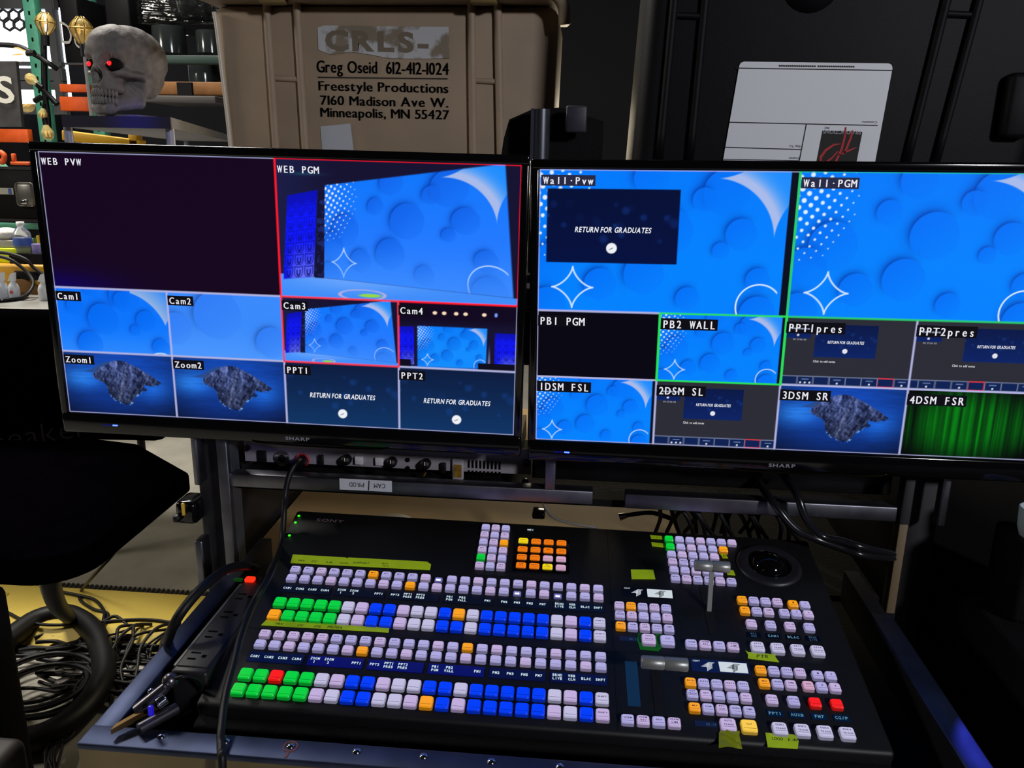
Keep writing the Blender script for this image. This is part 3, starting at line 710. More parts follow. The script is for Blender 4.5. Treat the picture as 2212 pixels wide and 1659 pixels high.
COL = dict(W=(196, 192, 226), L=(178, 172, 226), K=(196, 176, 222), G=(5, 212, 62), B=(0, 62, 255), O=(255, 164, 22), R=(255, 24, 16), Y=(255, 206, 72), A=(255, 128, 10), N=(255, 224, 20), P=(214, 168, 200), S=(120, 118, 190))
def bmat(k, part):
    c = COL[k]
    f = {'top': .94, 'lip': .72, 'skirt': .30}[part]  # lip and skirt emit less, painting side shading onto the caps
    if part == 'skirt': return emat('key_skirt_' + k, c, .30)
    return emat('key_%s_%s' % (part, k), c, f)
CAPS = {}
def cap_mesh(w, d, h, k, legend=None):
    key = (w, d, h, k, legend)
    if key in CAPS: return CAPS[key]
    mb = MB(); w2, d2 = w / 2, d / 2
    t = .0014; yl = -d2 + d * .24; g = .0007
    rc = min(w, d) * .16
    def ring(i, z):
        o = []
        for sx, sy, a0 in ((1, -1, -90), (1, 1, 0), (-1, 1, 90), (-1, -1, 180)):
            for a in (0, 30, 60, 90):
                a = R(a0 + a); q = max(rc - i * .3, .0005)
                o.append((sx * (w2 - i - q) + q * math.cos(a), sy * (d2 - i - q) + q * math.sin(a), z))
        return o
    n = 16; A_, B_, C_ = ring(0, -h), ring(.0003, -.0016), ring(t, 0)
    sd = [(k, (k + 1) % n, n + (k + 1) % n, n + k) for k in range(n)]
    mb.add(A_ + B_, sd, 2); mb.add(B_ + C_, sd, 1); mb.add(C_, [tuple(range(n))], 0)
    x0, x1, y1 = -w2 + t, w2 - t, d2 - t
    mb.add([(x0 + .0006, yl, .0001), (x1 - .0006, yl, .0001), (x1 - .0006, yl + g, .0001), (x0 + .0006, yl + g, .0001)], [(0, 1, 2, 3)], 2)
    if legend:
        L_ = legend.split('/'); n = len(L_)
        for i, s_ in enumerate(L_):
            hh = min(.0024, (d * .6) / n * .62); ww = min(w * .74, hh * .95 * len(s_))
            put_text(mb, s_, (0, yl + (y1 - yl) * (.5 if n == 1 else .72 - .44 * i) - hh / 2, .0002), (1, 0, 0), (0, 1, 0), hh, 3, width=ww, align='C', bold=.02)
    me = bpy.data.meshes.new('key'); me.from_pydata(mb.v, [], mb.f)
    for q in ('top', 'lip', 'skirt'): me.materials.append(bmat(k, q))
    me.materials.append(mat('key_legend', (58, 52, 92), .6)); me.polygons.foreach_set('material_index', mb.m)
    CAPS[key] = me; return me
def key(name, x, y, w, d, k, h=.006, legend=None, z=0, label=None):
    o = bpy.data.objects.new(name, cap_mesh(w, d, h, k, legend)); col.objects.link(o); o.parent = con
    o.location = P3(x, y, z)
    if label: o['label'] = label
    return o
names = {'G': 'green', 'B': 'blue', 'O': 'orange', 'R': 'red'}
XS = [(i - 11.5) * 19 for i in range(24)]
tail = 'BBBBBWWBW'
ROWS = {'B1': ('GGGGGWWBBWWWBOW' + tail, -24.7), 'B2': ('OGGGGWWBBWWWBBW' + tail, 0.0), 'D1': ('GGRGGWWBBWWWBBW' + tail, 105.8), 'D2': ('GGGGGWWBBWWWOBW' + tail, 130.0)}
for r, (s_, y) in ROWS.items():
    for i, k in enumerate(s_):
        key('source_button', XS[i], y, .0164, .0178, 'K' if (k == 'W' and (i * 7 + int(y)) % 3 == 0) else k, legend='SHIFT' if i == 23 else None, label=(names[k] + ' lit source button') if k in names else None)
SM = {'A1': (-94.4, 6, 11, ()), 'A2': (-75.9, 9, None, (17, 20)), 'C1': (36.1, 14, None, ()), 'C2': (54.3, 7, None, ())}
for r, (y, og, bl, bls) in SM.items():
    for i in range(24):
        blip = i == bl or i in bls
        k = 'O' if i == og else 'S' if blip else ('K' if (i * 5 + int(y)) % 4 == 0 or (r == 'C1' and i < 4) else 'L')
        o = key('delegation_button', XS[i], y + (1.5 if blip else 0), .0142 if not blip else .0115, .0128 if not blip else .009, k, legend=('MIX' if r in ('A1',) and i < 10 else 'AUX' if r == 'C1' and i < 10 else None), z=-.002 if blip else 0,
                label='orange lit delegation button' if k == 'O' else 'unlit-topped delegation button with a bright lamp in its lip' if blip else None)
        if blip:
            MB().box((0, -.0025, .0004), (.006, .0022, .0008)).build('lamp', emat('white_lamp', (235, 240, 255), 4), o, local=True).location = (0, -.0025, .0004)
for j, y in enumerate((-223, -204, -185.7, -167, -148.5, -129.6)):
    for i, x in enumerate((45.5, 61.2, 77)):
        k = 'O' if (i, j) == (2, 2) else 'G' if (i, j) == (0, 4) else 'K' if (i + j) % 2 else 'L'
        key('keypad_button', x, y, .0132, .0135, k, legend='SET' if (i + j) % 2 else None, label={'O': 'orange lit keypad button', 'G': 'green lit keypad button'}.get(k))
MB().box(P3(135.5, -166, ZB + .0007), (.083, .080, .0014)).build('display_key_plate', GLOSS, con, local=True)
DP = ['NAAA', 'AAAA', 'AAPP', 'AANP']; leg = [['KEY1', 'KEY2', 'KEY3', 'KEY4'], ['SYNC', 'TRN 2', 'DMX', 'TRN4'], ['SNAP1', 'SNAP2', None, None], ['PGM/FRZ', 'EFF1', 'ALL/SYNC', None]]
for j, y in enumerate((-196, -175.5, -156.5, -137)):
    for i, x in enumerate((106.2, 125.8, 145.2, 164.8)):
        key('display_button', x, y, .0155, .0125, DP[j][i], h=.004, z=-.002, legend=leg[j][i], label={'N': 'yellow lit display button', 'A': 'orange lit display button', 'P': 'pink lit display button'}[DP[j][i]])
# menu keypad
for j, (n_, y) in enumerate(((7, -220.8), (6, -201.7), (5, -183.1), (5, -165), (5, -146.5), (6, -127.6))):
    for i in range(n_):
        x = 330.8 + 16.05 * i
        k = 'G' if i == 0 and j < 2 else 'O' if (i, j) == (5, 1) else ('K' if (i + j) % 3 == 0 else 'L')
        key('menu_button', x, y, .0134, .0135, k, legend='MENU' if j in (3, 5) else None, label={'G': 'green lit menu button', 'O': 'orange lit menu button'}.get(k))
# two transition blocks
TL_ = [['BKGD', 'KEY1', 'KEY2', 'KEY3', 'KEY4'], ['KEY/PRIOR', 'SET', None, None, 'DLY'], ['MIX', 'NAM', 'PST/CLR', 'WIPE', 'DME']]
for x0, ys_, red_, ac, r4 in ((246.9, (-61.7, -43.1, -21.8), ((1, 0), (0, 2)), ((282.4, .6, 'K'), (306.9, .7, 'L')), (337.3, 3.4)), (328.2, (70.1, 88.7, 109.2), ((0, 0), (0, 2)), ((364.1, 131.6, 'K'), (388.1, 131.7, 'Y')), (247.5, 134.1))):
    for j, y in enumerate(ys_):
        for i in range(5):
            k = 'O' if (i, j) in red_ else ('K' if (i + 2 * j) % 3 == 0 else 'L')
            key('transition_button', x0 + 16.05 * i, y, .0136, .0138, k, legend=TL_[j][i], label='orange lit transition button' if k == 'O' else None)
    for (x, y, k), s_ in zip(ac, ('AUTO/TRANS', 'CUT')):
        key('transition_button', x, y, .0186, .0182, k, legend=s_, label='yellow lit cut button' if k == 'Y' else None)
    for i, s_ in enumerate(('NORM', 'NORM/REV', 'REV', 'TRANS/LIM')):
        key('transition_button', r4[0] + 18.05 * i, r4[1], .0150, .0140, 'KL'[i % 2 == 0], legend=s_)
# two downstream key blocks
for dy, cfg in ((0, 0), (130.6, 1)):
    for j, y in enumerate((-89.2, -67.8)):
        for i in range(6):
            x = (419.3 + 16.2 * i) if i < (4 if j == 0 else 3) else ((488.9 + 16.3 * (i - 4)) if j == 0 else (472.8 + 16.2 * (i - 3)))
            yy = y + dy + (2.4 if j == 0 and i > 3 else 0)
            k = 'O' if i == 0 or (cfg == 0 and (i, j) == (4, 0)) else 'P' if cfg == 1 and (i, j) == (3, 1) else ('K' if (i + j) % 3 == 0 else 'L')
            key('keyer_button', x, yy, .0136, .0138, k, legend=([('KEY1', 'KEY2', 'KEY3', 'KEY4', '1', '2'), ('MIX', 'WIPE', 'DME', 'WKS', '3', '4')][j][i]), label={'O': 'orange lit keyer button', 'P': 'pink lit keyer button'}.get(k))
    for i in range(4):
        x = 423.3 + 25.6 * i
        k = 'R' if cfg and i > 1 else 'KL'[i % 2]
        key('keyer_button', x, -42.1 + dy + (.3 if cfg else 0), .0140, .0146, k, legend='KEY ON' if k != 'R' else None, label='red lit keyer button' if k == 'R' else None)
        key('keyer_button', x, 1.7 + dy - .3, .0172, .0176, 'W', legend=('KEY' if cfg == 0 else 'DSK') + '%d/TRANS' % (i + 5 if cfg == 0 else i + 1))
# name displays
NM = [['CAM1', 'CAM2', 'CAM3', 'CAM4'], ['ZOOM/1', 'ZOOM/2', '', 'PPT1'], ['PPT2', 'PPT1/PRES', 'PPT2/PRES', ''], ['PB1/PGM', 'PB2/WALL', '', 'FM1'], ['FM2', 'FM3', 'FM5', 'FM7'], ['BRND/LIVE', 'WEB/CLN', 'BLAC', 'SHFT']]
lcd_t = emat('display_text', (205, 228, 238), 1.0); dim_t = emat('display_text_dim', (90, 135, 155), 1.0)
for y, lit in ((-58.5, 0), (72, 1)):
    for g_, grp in enumerate(NM):
        x0 = -227.4 + 76.5 * g_
        k = (0, 10, 52) if lit and g_ == 0 else (2, 4, 92) if lit and g_ < 4 else (2, 5, 52) if lit else (3, 6, 22)
        mb = MB(); mb.box(P3(x0 + 35.5, y + 1.6, ZB + .0004), (.0705, .0165, .0012))
        for i, s_ in enumerate(grp):
            if not s_: continue
            L_ = s_.split('/')
            for q, t_ in enumerate(L_):
                yy = y + 1.5 if len(L_) == 1 else y - 1.6 + 5.6 * q
                put_text(mb, t_, P3(x0 + 9 + 17.8 * i, yy + 1.9, ZB + .0013), AX, AY, .0040, 1, mono=.84, bold=.035, width=.0031 * len(t_), align='C')
        mb.build('name_display', [emat('display_back_%d_%d_%d' % k, k, 1.0, (3, 3, 6)), lcd_t], con, local=True)
for y, ss in ((-24.4, ('MIX/DSK', 'CAM1', 'BLAC', 'BRND/LIVE')), (106.8, ('PPT1', 'AUXB', 'FM7', 'CG/P'))):
    for i, s_ in enumerate(ss):
        mb = MB(); x = 423.5 + 25.8 * i; mb.box(P3(x, y, ZB + .0003), (.0185, .0095, .0008)); L_ = s_.split('/') if s_ != 'CG/P' else [s_]
        for q, t_ in enumerate(L_):
            n1 = len(L_) == 1
            put_text(mb, t_, P3(x, y + (2 if n1 else -.6 + 4.4 * q), ZB + .0009), AX, AY, .0042 if n1 else .0032, 1, mono=.84, bold=.03, width=(.0039 if n1 else .0026) * len(t_), align='C')
        mb.build('name_display', [mat('display_off', (4, 6, 12), .15), dim_t if i in (1, 2) or y > 0 else emat('display_text_faint', (55, 85, 110), 1.0)], con, local=True)
mb = MB(); put_text(mb, 'ME1', P3(115.8, -226, ZB + .0004), AX, AY, .0038, 0, mono=.84, bold=.03, width=.0105, align='C'); mb.build('name_display', lcd_t, con, local=True)
for x, y in ((255.1, -1.6), (337, 129.6)):
    mb = MB(); mb.box(P3(x + 2, y, ZB + .0003), (.026, .008, .0008)); put_text(mb, '00:14', P3(x + 8, y + 2, ZB + .0008), AX, AY, .0036, 1, mono=.84, width=.012, align='C')
    mb.build('small_display', [emat('small_display_glow', (10, 16, 44), 1.0, (3, 3, 6)), emat('display_text_faint', (55, 85, 110), 1.0)], con, local=True)
for x, y, k in ((254.5, -104, (2, 3, 8)), (335, 28.4, (4, 14, 56))):
    mb = MB(); mb.box(P3(x + 34.5, y + 8.7, ZB + .0003), (.073, .021, .001))
    o = P3(x, y, ZB + .0009); mb.add([o + P3(33.5, .5, 0), o + P3(69, .5, 0), o + P3(68.5, 17.5, 0), o + P3(33.5, 17.5, 0)], [(0, 3, 2, 1)], 1)
    put_text(mb, 'CENT', o + P3(1, 3, .0001), AX, AY, .0026, 1, width=.009, bold=.02)
    for j in range(7):
        for x1, mi in ((11, 1), (43, 2)):
            a = x1 + j * 1.5; b_ = 3 + (6 - j) * 1.2
            mb.add([o + P3(a, b_, .0001), o + P3(a + 8, b_, .0001), o + P3(a + 8, b_ + .7, .0001), o + P3(a, b_ + .7, .0001)], [(0, 3, 2, 1)], mi)
            mb.add([o + P3(a + (7.2 if j < 5 else 0), b_, .0001), o + P3(a + (8 if j < 5 else .8), b_, .0001), o + P3(a + (7.0 if j < 5 else -.4), b_ + 8, .0001), o + P3(a + (6.2 if j < 5 else -1.2), b_ + 8, .0001)], [(0, 3, 2, 1)], mi)
    mb.build('wipe_display', [emat('wipe_back_%d' % k[2], k, 1.0, (3, 3, 6)), emat('wipe_white', (205, 215, 222), .95), mat('wipe_ink', (8, 10, 16), .5)], con, local=True)
# maker's name, status lights
mb = MB(); put_text(mb, 'SONY', P3(-224, -217.5, ZB + .0003), AX, AY, .0072, 0, width=.044, bold=.02); mb.build('brand_lettering', mat('brand_grey', (120, 96, 104), .4), con, local=True)
for x, y in ((-255, -228.7), (-255, -210.7), (-254, -177)):
    MB().ball(P3(x, y, ZB), (.0022, .0022, .0014), u=10, v=6).build('status_light', emat('green_led', (40, 235, 20), 2.0), con, local=True)
# trackball
mb = MB(); c0 = P3(474, -174, ZB)
mb.lathe([(.0475, -.001), (.047, .0025), (.042, .005), (.038, .0035), (.034, .0045), (.030, .003), (.0295, -.002)], c0, seg=56); mb.build('trackball_ring', mat('trackball_ring', (32, 30, 36), .42), con, local=True)
mb = MB(); mb.ball(c0 + Vector((0, 0, -.008)), .0285, u=40, v=24); mb.build('trackball', mat('trackball_gloss', (8, 8, 10), .06), con, local=True)
# fader levers
fm = mat('fader_aluminium', (160, 162, 158), .4, .55)
for px, (x, y), zh, L_, lean in ((0, (370.5, -66), .050, .048, .004), (1, (287, 46), .058, .054, .000)):
    MB().box(P3(x, y + (-4 if px == 0 else 30), ZB + .0003), (.012, .10, .001)).build('fader_slot', mat('slot_dark', (3, 3, 4), .7), con, local=True)
    hx, hy = (371.5, -93) if px == 0 else (287, 103)
    arm = MB().hexa([P3(x - 3, y + 2, ZB), P3(x + 3, y + 2, ZB), P3(x + 3, y - 2, ZB), P3(x - 3, y - 2, ZB), P3(hx - 3, hy + 2, zh), P3(hx + 3, hy + 2, zh), P3(hx + 3, hy - 2, zh), P3(hx - 3, hy - 2, zh)]).build('fader_lever', fm, con, local=True)
    a, b_ = P3(hx - L_ * 500, hy, zh), P3(hx + L_ * 500, hy, zh)
    hb = MB(); r = .0078
    hb.lathe([(r - .001, 0), (r, .001), (r, L_ * .47), (r - .0006, L_ * .48), (r - .0006, L_ * .5), (r, L_ * .51), (r, L_ - .001), (r - .001, L_)], a, (1, 0, 0), seg=28); hb.build('grip', fm, arm, local=True)
MB().box(P3(257, 74.5, ZB + .0002), (.0155, .072, .0008)).build('fader_scale', emat('scale_blue', (10, 36, 60), 1.0), con, local=True)
# tape strips stuck to the panel
def tape(name, pts, label, z=ZB + .0005, marks=(), m_=TAPE):
    mb = MB(); mb.prism([P3(x, y, z) for x, y in reversed(pts)], (0, 0, .0006))
    for (t_, x, y, h, w_) in marks:
        put_text(mb, t_, P3(x, y, z + .0008), AX, AY, h, 1, width=w_, shear=.25)
    mb.build(name, [m_, mat('pencil_ink', (40, 60, 12), .7)], con, label, local=True)
tape('tape_strip', [(-234, -131), (-154, -131.6), (-152, -129.8), (-150, -132), (-33, -133.5), (-26, -128), (-25.5, -115), (-231.5, -111.6)], 'long lime tape strip across the top of the console', marks=(('MIX', -222, -116, .004, .010), ('DC', -202, -116, .004, .008), ('LR', -180, -116, .004, .009), ('PATH', -160, -116, .004, .012), ('SUPPORT', -141, -119, .004, .024), ('BLK', -98, -121.5, .0035, .009), ('NITS', -96, -116, .0035, .009)))
tape('tape_strip', [(-226.6, 8.4), (-60.3, 7.8), (-59.4, 16.4), (-230, 18.6)], 'long lime tape strip between the button rows', marks=(('MIX', -212, 16, .004, .010), ('DC', -182, 16, .004, .008), ('DSL', -160, 16, .004, .010), ('M570A', -142, 16, .0045, .020)))
tape('tape_strip', [(302.5, -232), (322.5, -231), (322.5, -222.5), (303.5, -223)], 'small lime tape tag left of the upper green menu button', marks=(('v', 311, -225, .003, .003),))
tape('tape_strip', [(303, -213.5), (323, -212), (323, -202), (303.5, -204)], 'small lime tape tag left of the lower green menu button', marks=(('~', 311, -207, .003, .005),))
tape('tape_strip', [(267.7, -144.4), (300.5, -147), (302, -126), (267.5, -123)], 'wide lime tape tag beside the upper wipe display')
tape('tape_strip', [(405, -198), (413, -198.5), (415.8, -185), (407.5, -184.5)], 'small lime tape tag below the orange menu button', marks=(('E', 409, -188, .005, .003),))
tape('tape_strip', [(408, -157), (419, -157), (419.9, -145.7), (408.5, -146)], 'small lime tape tag behind the upper fader grip')
tape('tape_strip', [(269.5, -13), (274, -14.5), (274, 10.5), (292, 10.8), (292.5, -14.5), (300, -14.5), (299, 10.5), (293.5, 18), (270, 16.6), (267.5, 1.5)], 'U-shaped green tape around the auto transition button', m_=mat('green_tape', (8, 130, 22), .6))
tape('tape_strip', [(406.6, 5.9), (410, 8.5), (445, 9.5), (443.5, 14), (446.6, 23), (407.5, 19.8), (409, 13)], 'lime tape lettered PTR between the keyer blocks', marks=(('PTR', 419, 17.8, .0060, .015),))
tape('tape_strip', [(406, 136.5), (440, 136.2), (442, 145), (438.3, 156), (404.8, 156.5)], 'lime tape with faint lettering at the front right of the console', marks=(('LOGO', 412, 146, .004, .012), ('L41', 430, 146, .004, .010)))
mb = MB(); g_ = {}
pts = []
for j in range(6):
    for i in range(5):
        x = 352.5 + 5.6 * i + (1.5 if j == 0 else 0) - .8 * j * (i == 0); y = 138.5 + 5.0 * j
        pts.append(P3(x, y, ZB + .0015 + .004 * abs(math.sin(i * 1.9 + j * 1.3)) * (1 if 0 < i < 4 else .35)))
mb.add(pts, [(j * 5 + i, (j + 1) * 5 + i, (j + 1) * 5 + i + 1, j * 5 + i + 1) for j in range(5) for i in range(4)], 0, False)
mb.build('crumpled_tape', mat('crumpled_lime', (150, 160, 20), .45), con, 'crumpled lime tape hanging at the console front edge', local=True)

# ---------------------------------------------------------------- power strip in the tray
ps = thing('power_strip', 'dark metal power strip lying along the left side of the tray', 'power strip', (-.470, .96, .77))
sm_m = mat('strip_housing', (34, 33, 36), .45, .3)
pn, pf = atz(408, 1452, .846), atz(558, 1243, .846)
yc, ln_ = (pn.y + pf.y) / 2, pf.y - pn.y; xc = -.4535
MB().box((xc, yc, .808), (.046, ln_, .076), bev=.004).build('housing', sm_m, ps)
MB().box((xc - .0215, pn.y + .11, .8465), (.003, .20, .002)).build('pale_edge_strip', mat('pale_edge_strip', (150, 148, 138), .4, .6), ps)  # pale strip along the left edge of the housing
MB().box((xc, pn.y + .11, .8468), (.038, .20, .002), bev=.0006).build('outlet_face', mat('outlet_face', (46, 44, 44), .55), ps)
for i in range(4):
    y = pn.y + .024 + i * .048; mb = MB()
    for dx, dy, w, d in ((-.007, 0, .010, .0025), (-.007, .013, .012, .0025), (.006, .0065, .005, .005)):
        mb.box((xc + dx, y + dy, .848), (w, d, .001))
    mb.build('outlet', GLOSS, ps)
p = atz(540, 1249, .850)
rs = MB().box((p.x, p.y, .848), (.014, .011, .006), bev=.002).build('power_switch', emat('red_neon', (255, 40, 15), 1.6), ps, 'red lit power switch')
MB().box((p.x - .018, p.y, .8465), (.012, .006, .003)).build('green_indicator', emat('green_dim', (14, 60, 14), .8), ps)

# ---------------------------------------------------------------- cables
CABLES = []
def cable(label, pts, r, m_=None, cat='cable', group=None, name='cable', seg=8, sub=8):
    o = MB().tube(pts, r, seg=seg, sub=sub).build(name, m_ or RUBBER); tag(o, label, cat, group); return o
cable('black headset cable running from the rack unit down the left side of the console', [at(655, 993, 1.222), at(640, 1000, 1.19), at(624, 1030, 1.175), at(616, 1070, 1.165), at(614, 1100, 1.15), at(607, 1179, 1.11), atz(579, 1249, .895), atz(546, 1306, .880), atz(520, 1374, .868), atz(506, 1430, .860), atz(487, 1504, .852), atz(478, 1575, .843), atz(477, 1604, .838), at(478, 1632, .708), at(482, 1700, .690), (-.36, .67, .45), (-.38, .64, .12), (-.46, .60, .008), (-.60, .58, .008)], .0045)
cable('thick black power cable arching from the power strip over the tray edge', [atz(553, 1228, .846), atz(530, 1222, .872), atz(490, 1230, .89), atz(445, 1262, .90), atz(405, 1305, .89), atz(378, 1345, .87), atz(362, 1385, .84), atz(352, 1420, .80), (-.56, .86, .55), (-.60, .9, .1), (-.62, 1.0, .012)], .0065)
# bundle behind the console at right
g_ = 'cables heaped behind the console'
random.seed(3)
for i in range(11):
    x0 = 1420 + i * 22 + random.uniform(-8, 8); k = random.uniform(-4, 34)
    cable('black cable loop heaped behind the right end of the console', [at(x0, 1150, 1.30), at(x0 - 6 + k, 1120, 1.27), at(x0 + 14, 1097, 1.245), at(x0 + 40 + k, 1104, 1.235), at(x0 + 60 + k, 1135, 1.235), at(x0 + 85, 1170, 1.25)], .0034, group=g_)
cable('black cable end with a silver plug lying on the plywood behind the console', [at(1350, 1114, 1.32), at(1375, 1110, 1.31), at(1410, 1108, 1.30), at(1450, 1120, 1.28)], .004)
o = MB().cyl(at(1338, 1117, 1.32), at(1352, 1114, 1.32), .0065, r2=.005).build('cable_plug', STEEL); tag(o, 'silver plug at the end of a black cable behind the console', 'plug')
for i, (a, b) in enumerate((((1640, 1040), 0), ((1690, 1020), 8))):
    cable(['thick black cable hanging from the right monitor, the left of two', 'thick black cable hanging from the right monitor, the right of two'][i], [at(a[0], a[1] - 40, 1.28), at(a[0], a[1], 1.24), at(a[0] + 30, a[1] + 45, 1.185), at(a[0] + 75 - b * 3, a[1] + 100, 1.17), at(1765 + b, 1165 - b, 1.175), at(1820, 1185 - b * 2, 1.17), at(1866, 1199 - b * 2, 1.165), at(1935, 1205 - b, 1.20)], .0062, mat('cable_sheen', (26, 26, 30), .22))
cable('thin grey cable looping from the centre post down to the console back', [at(1172, 1083, 1.225), at(1180, 1100, 1.23), at(1196, 1118, 1.25), at(1230, 1130, 1.28), at(1290, 1140, 1.30)], .0022, mat('grey_wire', (120, 115, 110), .4))
o = MB().box(at(1164, 1108, 1.33), (.022, .03, .012), bev=.003).build('cable_connector', GLOSS); tag(o, 'small black connector lying on the plywood below the centre post', 'connector')
o = MB().lathe([(.0, 0), (.052, 0), (.054, .006), (.044, .018), (.0, .022)], at(845, 1136, 1.42) + Vector((0, 0, -.012)), seg=32).build('pale_disc', mat('pale_disc', (170, 165, 155), .5)); tag(o, 'pale rounded object on the plywood behind the console', 'plate')  # unidentified pale rounded object, built as a low disc

# spring clamp on the front left corner
cl = thing('spring_clamp', 'small metal spring clamp lying on the front left corner of the tray', 'clamp', tuple(atz(310, 1540, .835)))
dk = mat('clamp_gunmetal', (105, 102, 110), .3, .9)
def zz(px, py, z): return atz(px, py, z)
a, b_ = zz(246, 1572, .840), zz(352, 1520, .842)
MB().hexa([a + Vector((0, -.006, -.004)), b_ + Vector((0, -.006, -.004)), b_ + Vector((0, .006, -.004)), a + Vector((0, .004, -.004)), a + Vector((0, -.006, .002)), b_ + Vector((0, -.006, .006)), b_ + Vector((0, .006, .006)), a + Vector((0, .004, .002))]).build('lower_jaw', mat('clamp_brassy', (140, 110, 70), .3, .9), cl)
a, b_ = zz(300, 1575, .838), zz(382, 1530, .840)
MB().cyl(a, b_, .0065, seg=16).build('roller', dk, cl)
a, b_ = zz(300, 1535, .842), zz(360, 1482, .868)
MB().cyl(a, b_, .009, r2=.006, seg=14).build('upper_jaw', dk, cl)
a, b_ = zz(340, 1522, .852), zz(358, 1508, .856); sp = MB()
d_ = (b_ - a); u_ = d_.orthogonal().normalized(); v_ = d_.normalized().cross(u_)
sp.tube([a + d_ * (i / 40) + (u_ * math.cos(i * .9) + v_ * math.sin(i * .9)) * .006 for i in range(41)], .0012, seg=6, sub=3); sp.build('spring', STEEL, cl)
MB().ball(zz(368, 1470, .868), .009).build('ball_tip', dk, cl)
MB().ball(zz(327, 1494, .850), .004).build('screw_head', STEEL, cl)
MB().box(zz(326, 1535, .856), (.005, .005, .012), bev=.001).build('blue_glint', emat('blue_glint', (30, 20, 190), .8), cl, 'small blue lens')  # glowing block standing for a blue reflection on the metal
cable('thin black wire curling from the clamp to the power strip', [zz(370, 1470, .868), zz(395, 1462, .875), zz(425, 1468, .86), zz(436, 1490, .83), zz(420, 1500, .80)], .0022)

# ---------------------------------------------------------------- tan travel case on top of the rack
tan = mat('tan_polypropylene', (154, 134, 112), .6, var=.10, vscale=7, bump=.12, bscale=500)
ZR = 1.25
tc_ = thing('tan_equipment_case', 'tan hard plastic equipment case with stencilled lettering, behind the left monitor', 'equipment case', (-.45, 2.06, ZR))
YT = 1.90
mb = MB()
p = [(-.815, ZR), (-.082, ZR), (-.070, 1.765), (-.838, 1.765)]
vs = [(x, YT, z) for x, z in p]; vb = [(x, YT + .32, z) for x, z in p]
bm = bmesh.new(); VV = [bm.verts.new(q) for q in vs + vb]
for q in ((0, 1, 2, 3), (7, 6, 5, 4), (0, 4, 5, 1), (1, 5, 6, 2), (2, 6, 7, 3), (3, 7, 4, 0)): bm.faces.new([VV[i] for i in q])
bmesh.ops.bevel(bm, geom=list(bm.edges), offset=.028, segments=4, profile=.5, affect='EDGES'); mb._bm(bm, 0, True)
mb.build('shell', tan, tc_)
rbm = MB()
for px0, px1 in ((575, 597), (640, 660), (1018, 1022), (1075, 1081)):
    a, b_ = at(px0, 6, YT - .004), at(px1, 322, YT - .004); b_ = a + (b_ - a) * ((a.z - ZR - .01) / (a.z - b_.z))
    q = rbm.cyl(a, b_, .0062, seg=12) if False else None
    MB().tube([a + Vector((0, .02, .012)), a + Vector((0, .003, .0)), a + (b_ - a) * .3, b_], .0088, seg=10, sub=5).build('rib', tan, tc_)
for a, b_ in (((583, 168), (648, 172)), ((1024, 174), (1079, 177))):
    MB().cyl(at(*a, YT - .001), at(*b_, YT - .001), .0062, seg=10).build('rib_crosspiece', tan, tc_)
rim = MB()
rim.box((-.453, YT + .13, 1.779), (.80, .40, .026), bev=.012, seg=4)
rim.build('lid_rim', tan, tc_)
# rounded rim corner at right, pale strip at left painting the light on the rim
MB().tube([(-.11, YT - .05, 1.782), (-.078, YT - .05, 1.776), (-.060, YT - .045, 1.755), (-.056, YT - .04, 1.72)], .013, seg=12).build('rim_corner', tan, tc_)
mb = MB().tube([at(462, 26, YT - .006), at(468, 60, YT - .006), at(480, 160, YT - .004), at(492, 260, YT - .004), at(499, 330, YT - .004)], .0048, seg=8)
mb.build('rim_light_strip', mat('rim_light_pale', (205, 195, 178), .35), tc_)
for px in (590, 1045):
    a = at(px, -2, YT - .04); MB().box(a, (.06, .03, .022), bev=.006).build('latch', mat('latch_tan', (120, 100, 60), .5), tc_)
# stickers and stencil
w3 = mat('sticker_residue', (166, 166, 168), .75)
nt = w3.node_tree; bb = nt.nodes['Principled BSDF']; tcn = nt.nodes.new('ShaderNodeTexCoord'); nz = nt.nodes.new('ShaderNodeTexNoise'); nz.inputs['Scale'].default_value = 17; nz.inputs['Detail'].default_value = 7
nt.links.new(tcn.outputs['Object'], nz.inputs['Vector']); rp = nt.nodes.new('ShaderNodeValToRGB'); rp.color_ramp.elements[0].position = .46; rp.color_ramp.elements[1].position = .54
rp.color_ramp.elements[0].color = rgb(126, 114, 98); rp.color_ramp.elements[1].color = rgb(182, 182, 184)
nt.links.new(nz.outputs['Fac'], rp.inputs['Fac']); nt.links.new(rp.outputs['Color'], bb.inputs['Base Color'])
YF = YT - .0012
ink = mat('stencil_ink', (30, 25, 22), .8)
def tq(px, py): return at(px, py, YF)
st = MB()
edge = [(686, 60), (700, 55), (830, 57), (969, 58), (971, 126), (900, 127), (840, 126), (800, 118), (760, 112), (715, 118), (688, 108)]
st.prism([tq(*q) for q in reversed(edge)], (0, -.0006, 0)); 
st.build('torn_label', w3, tc_, 'torn remains of a white paper label')
gh = MB()
put_text(gh, 'CRLS-', tq(703, 106) + Vector((0, -.0010, 0)), (1, 0, -.022), (0, 0, 1), .040, width=.23, bold=.04); gh.build('label_ghost_letters', mat('ghost_tan', (112, 100, 84), .8), tc_)
le = MB()
def line_text(s_, px0, px1, py, hpx, bold=.03):
    a, b_ = tq(px0, py - 5), tq(px1, py + 5 - 4); ax = (b_ - a); w_ = ax.length; ax.normalize()
    a = tq(px0, py - 2); b2 = tq(px1, py + 4); ax = (b2 - a); w_ = ax.length; ax.normalize()
    put_text(le, s_, a, ax, (-.0, 0, 1), hpx * YT / FOC * 1.02, 0, width=w_, strike=bold)
line_text('Greg Oseid  612-412-1024', 685, 969, 158, 24, .05)
line_text('Freestyle Productions', 689, 968, 197, 19, .045)
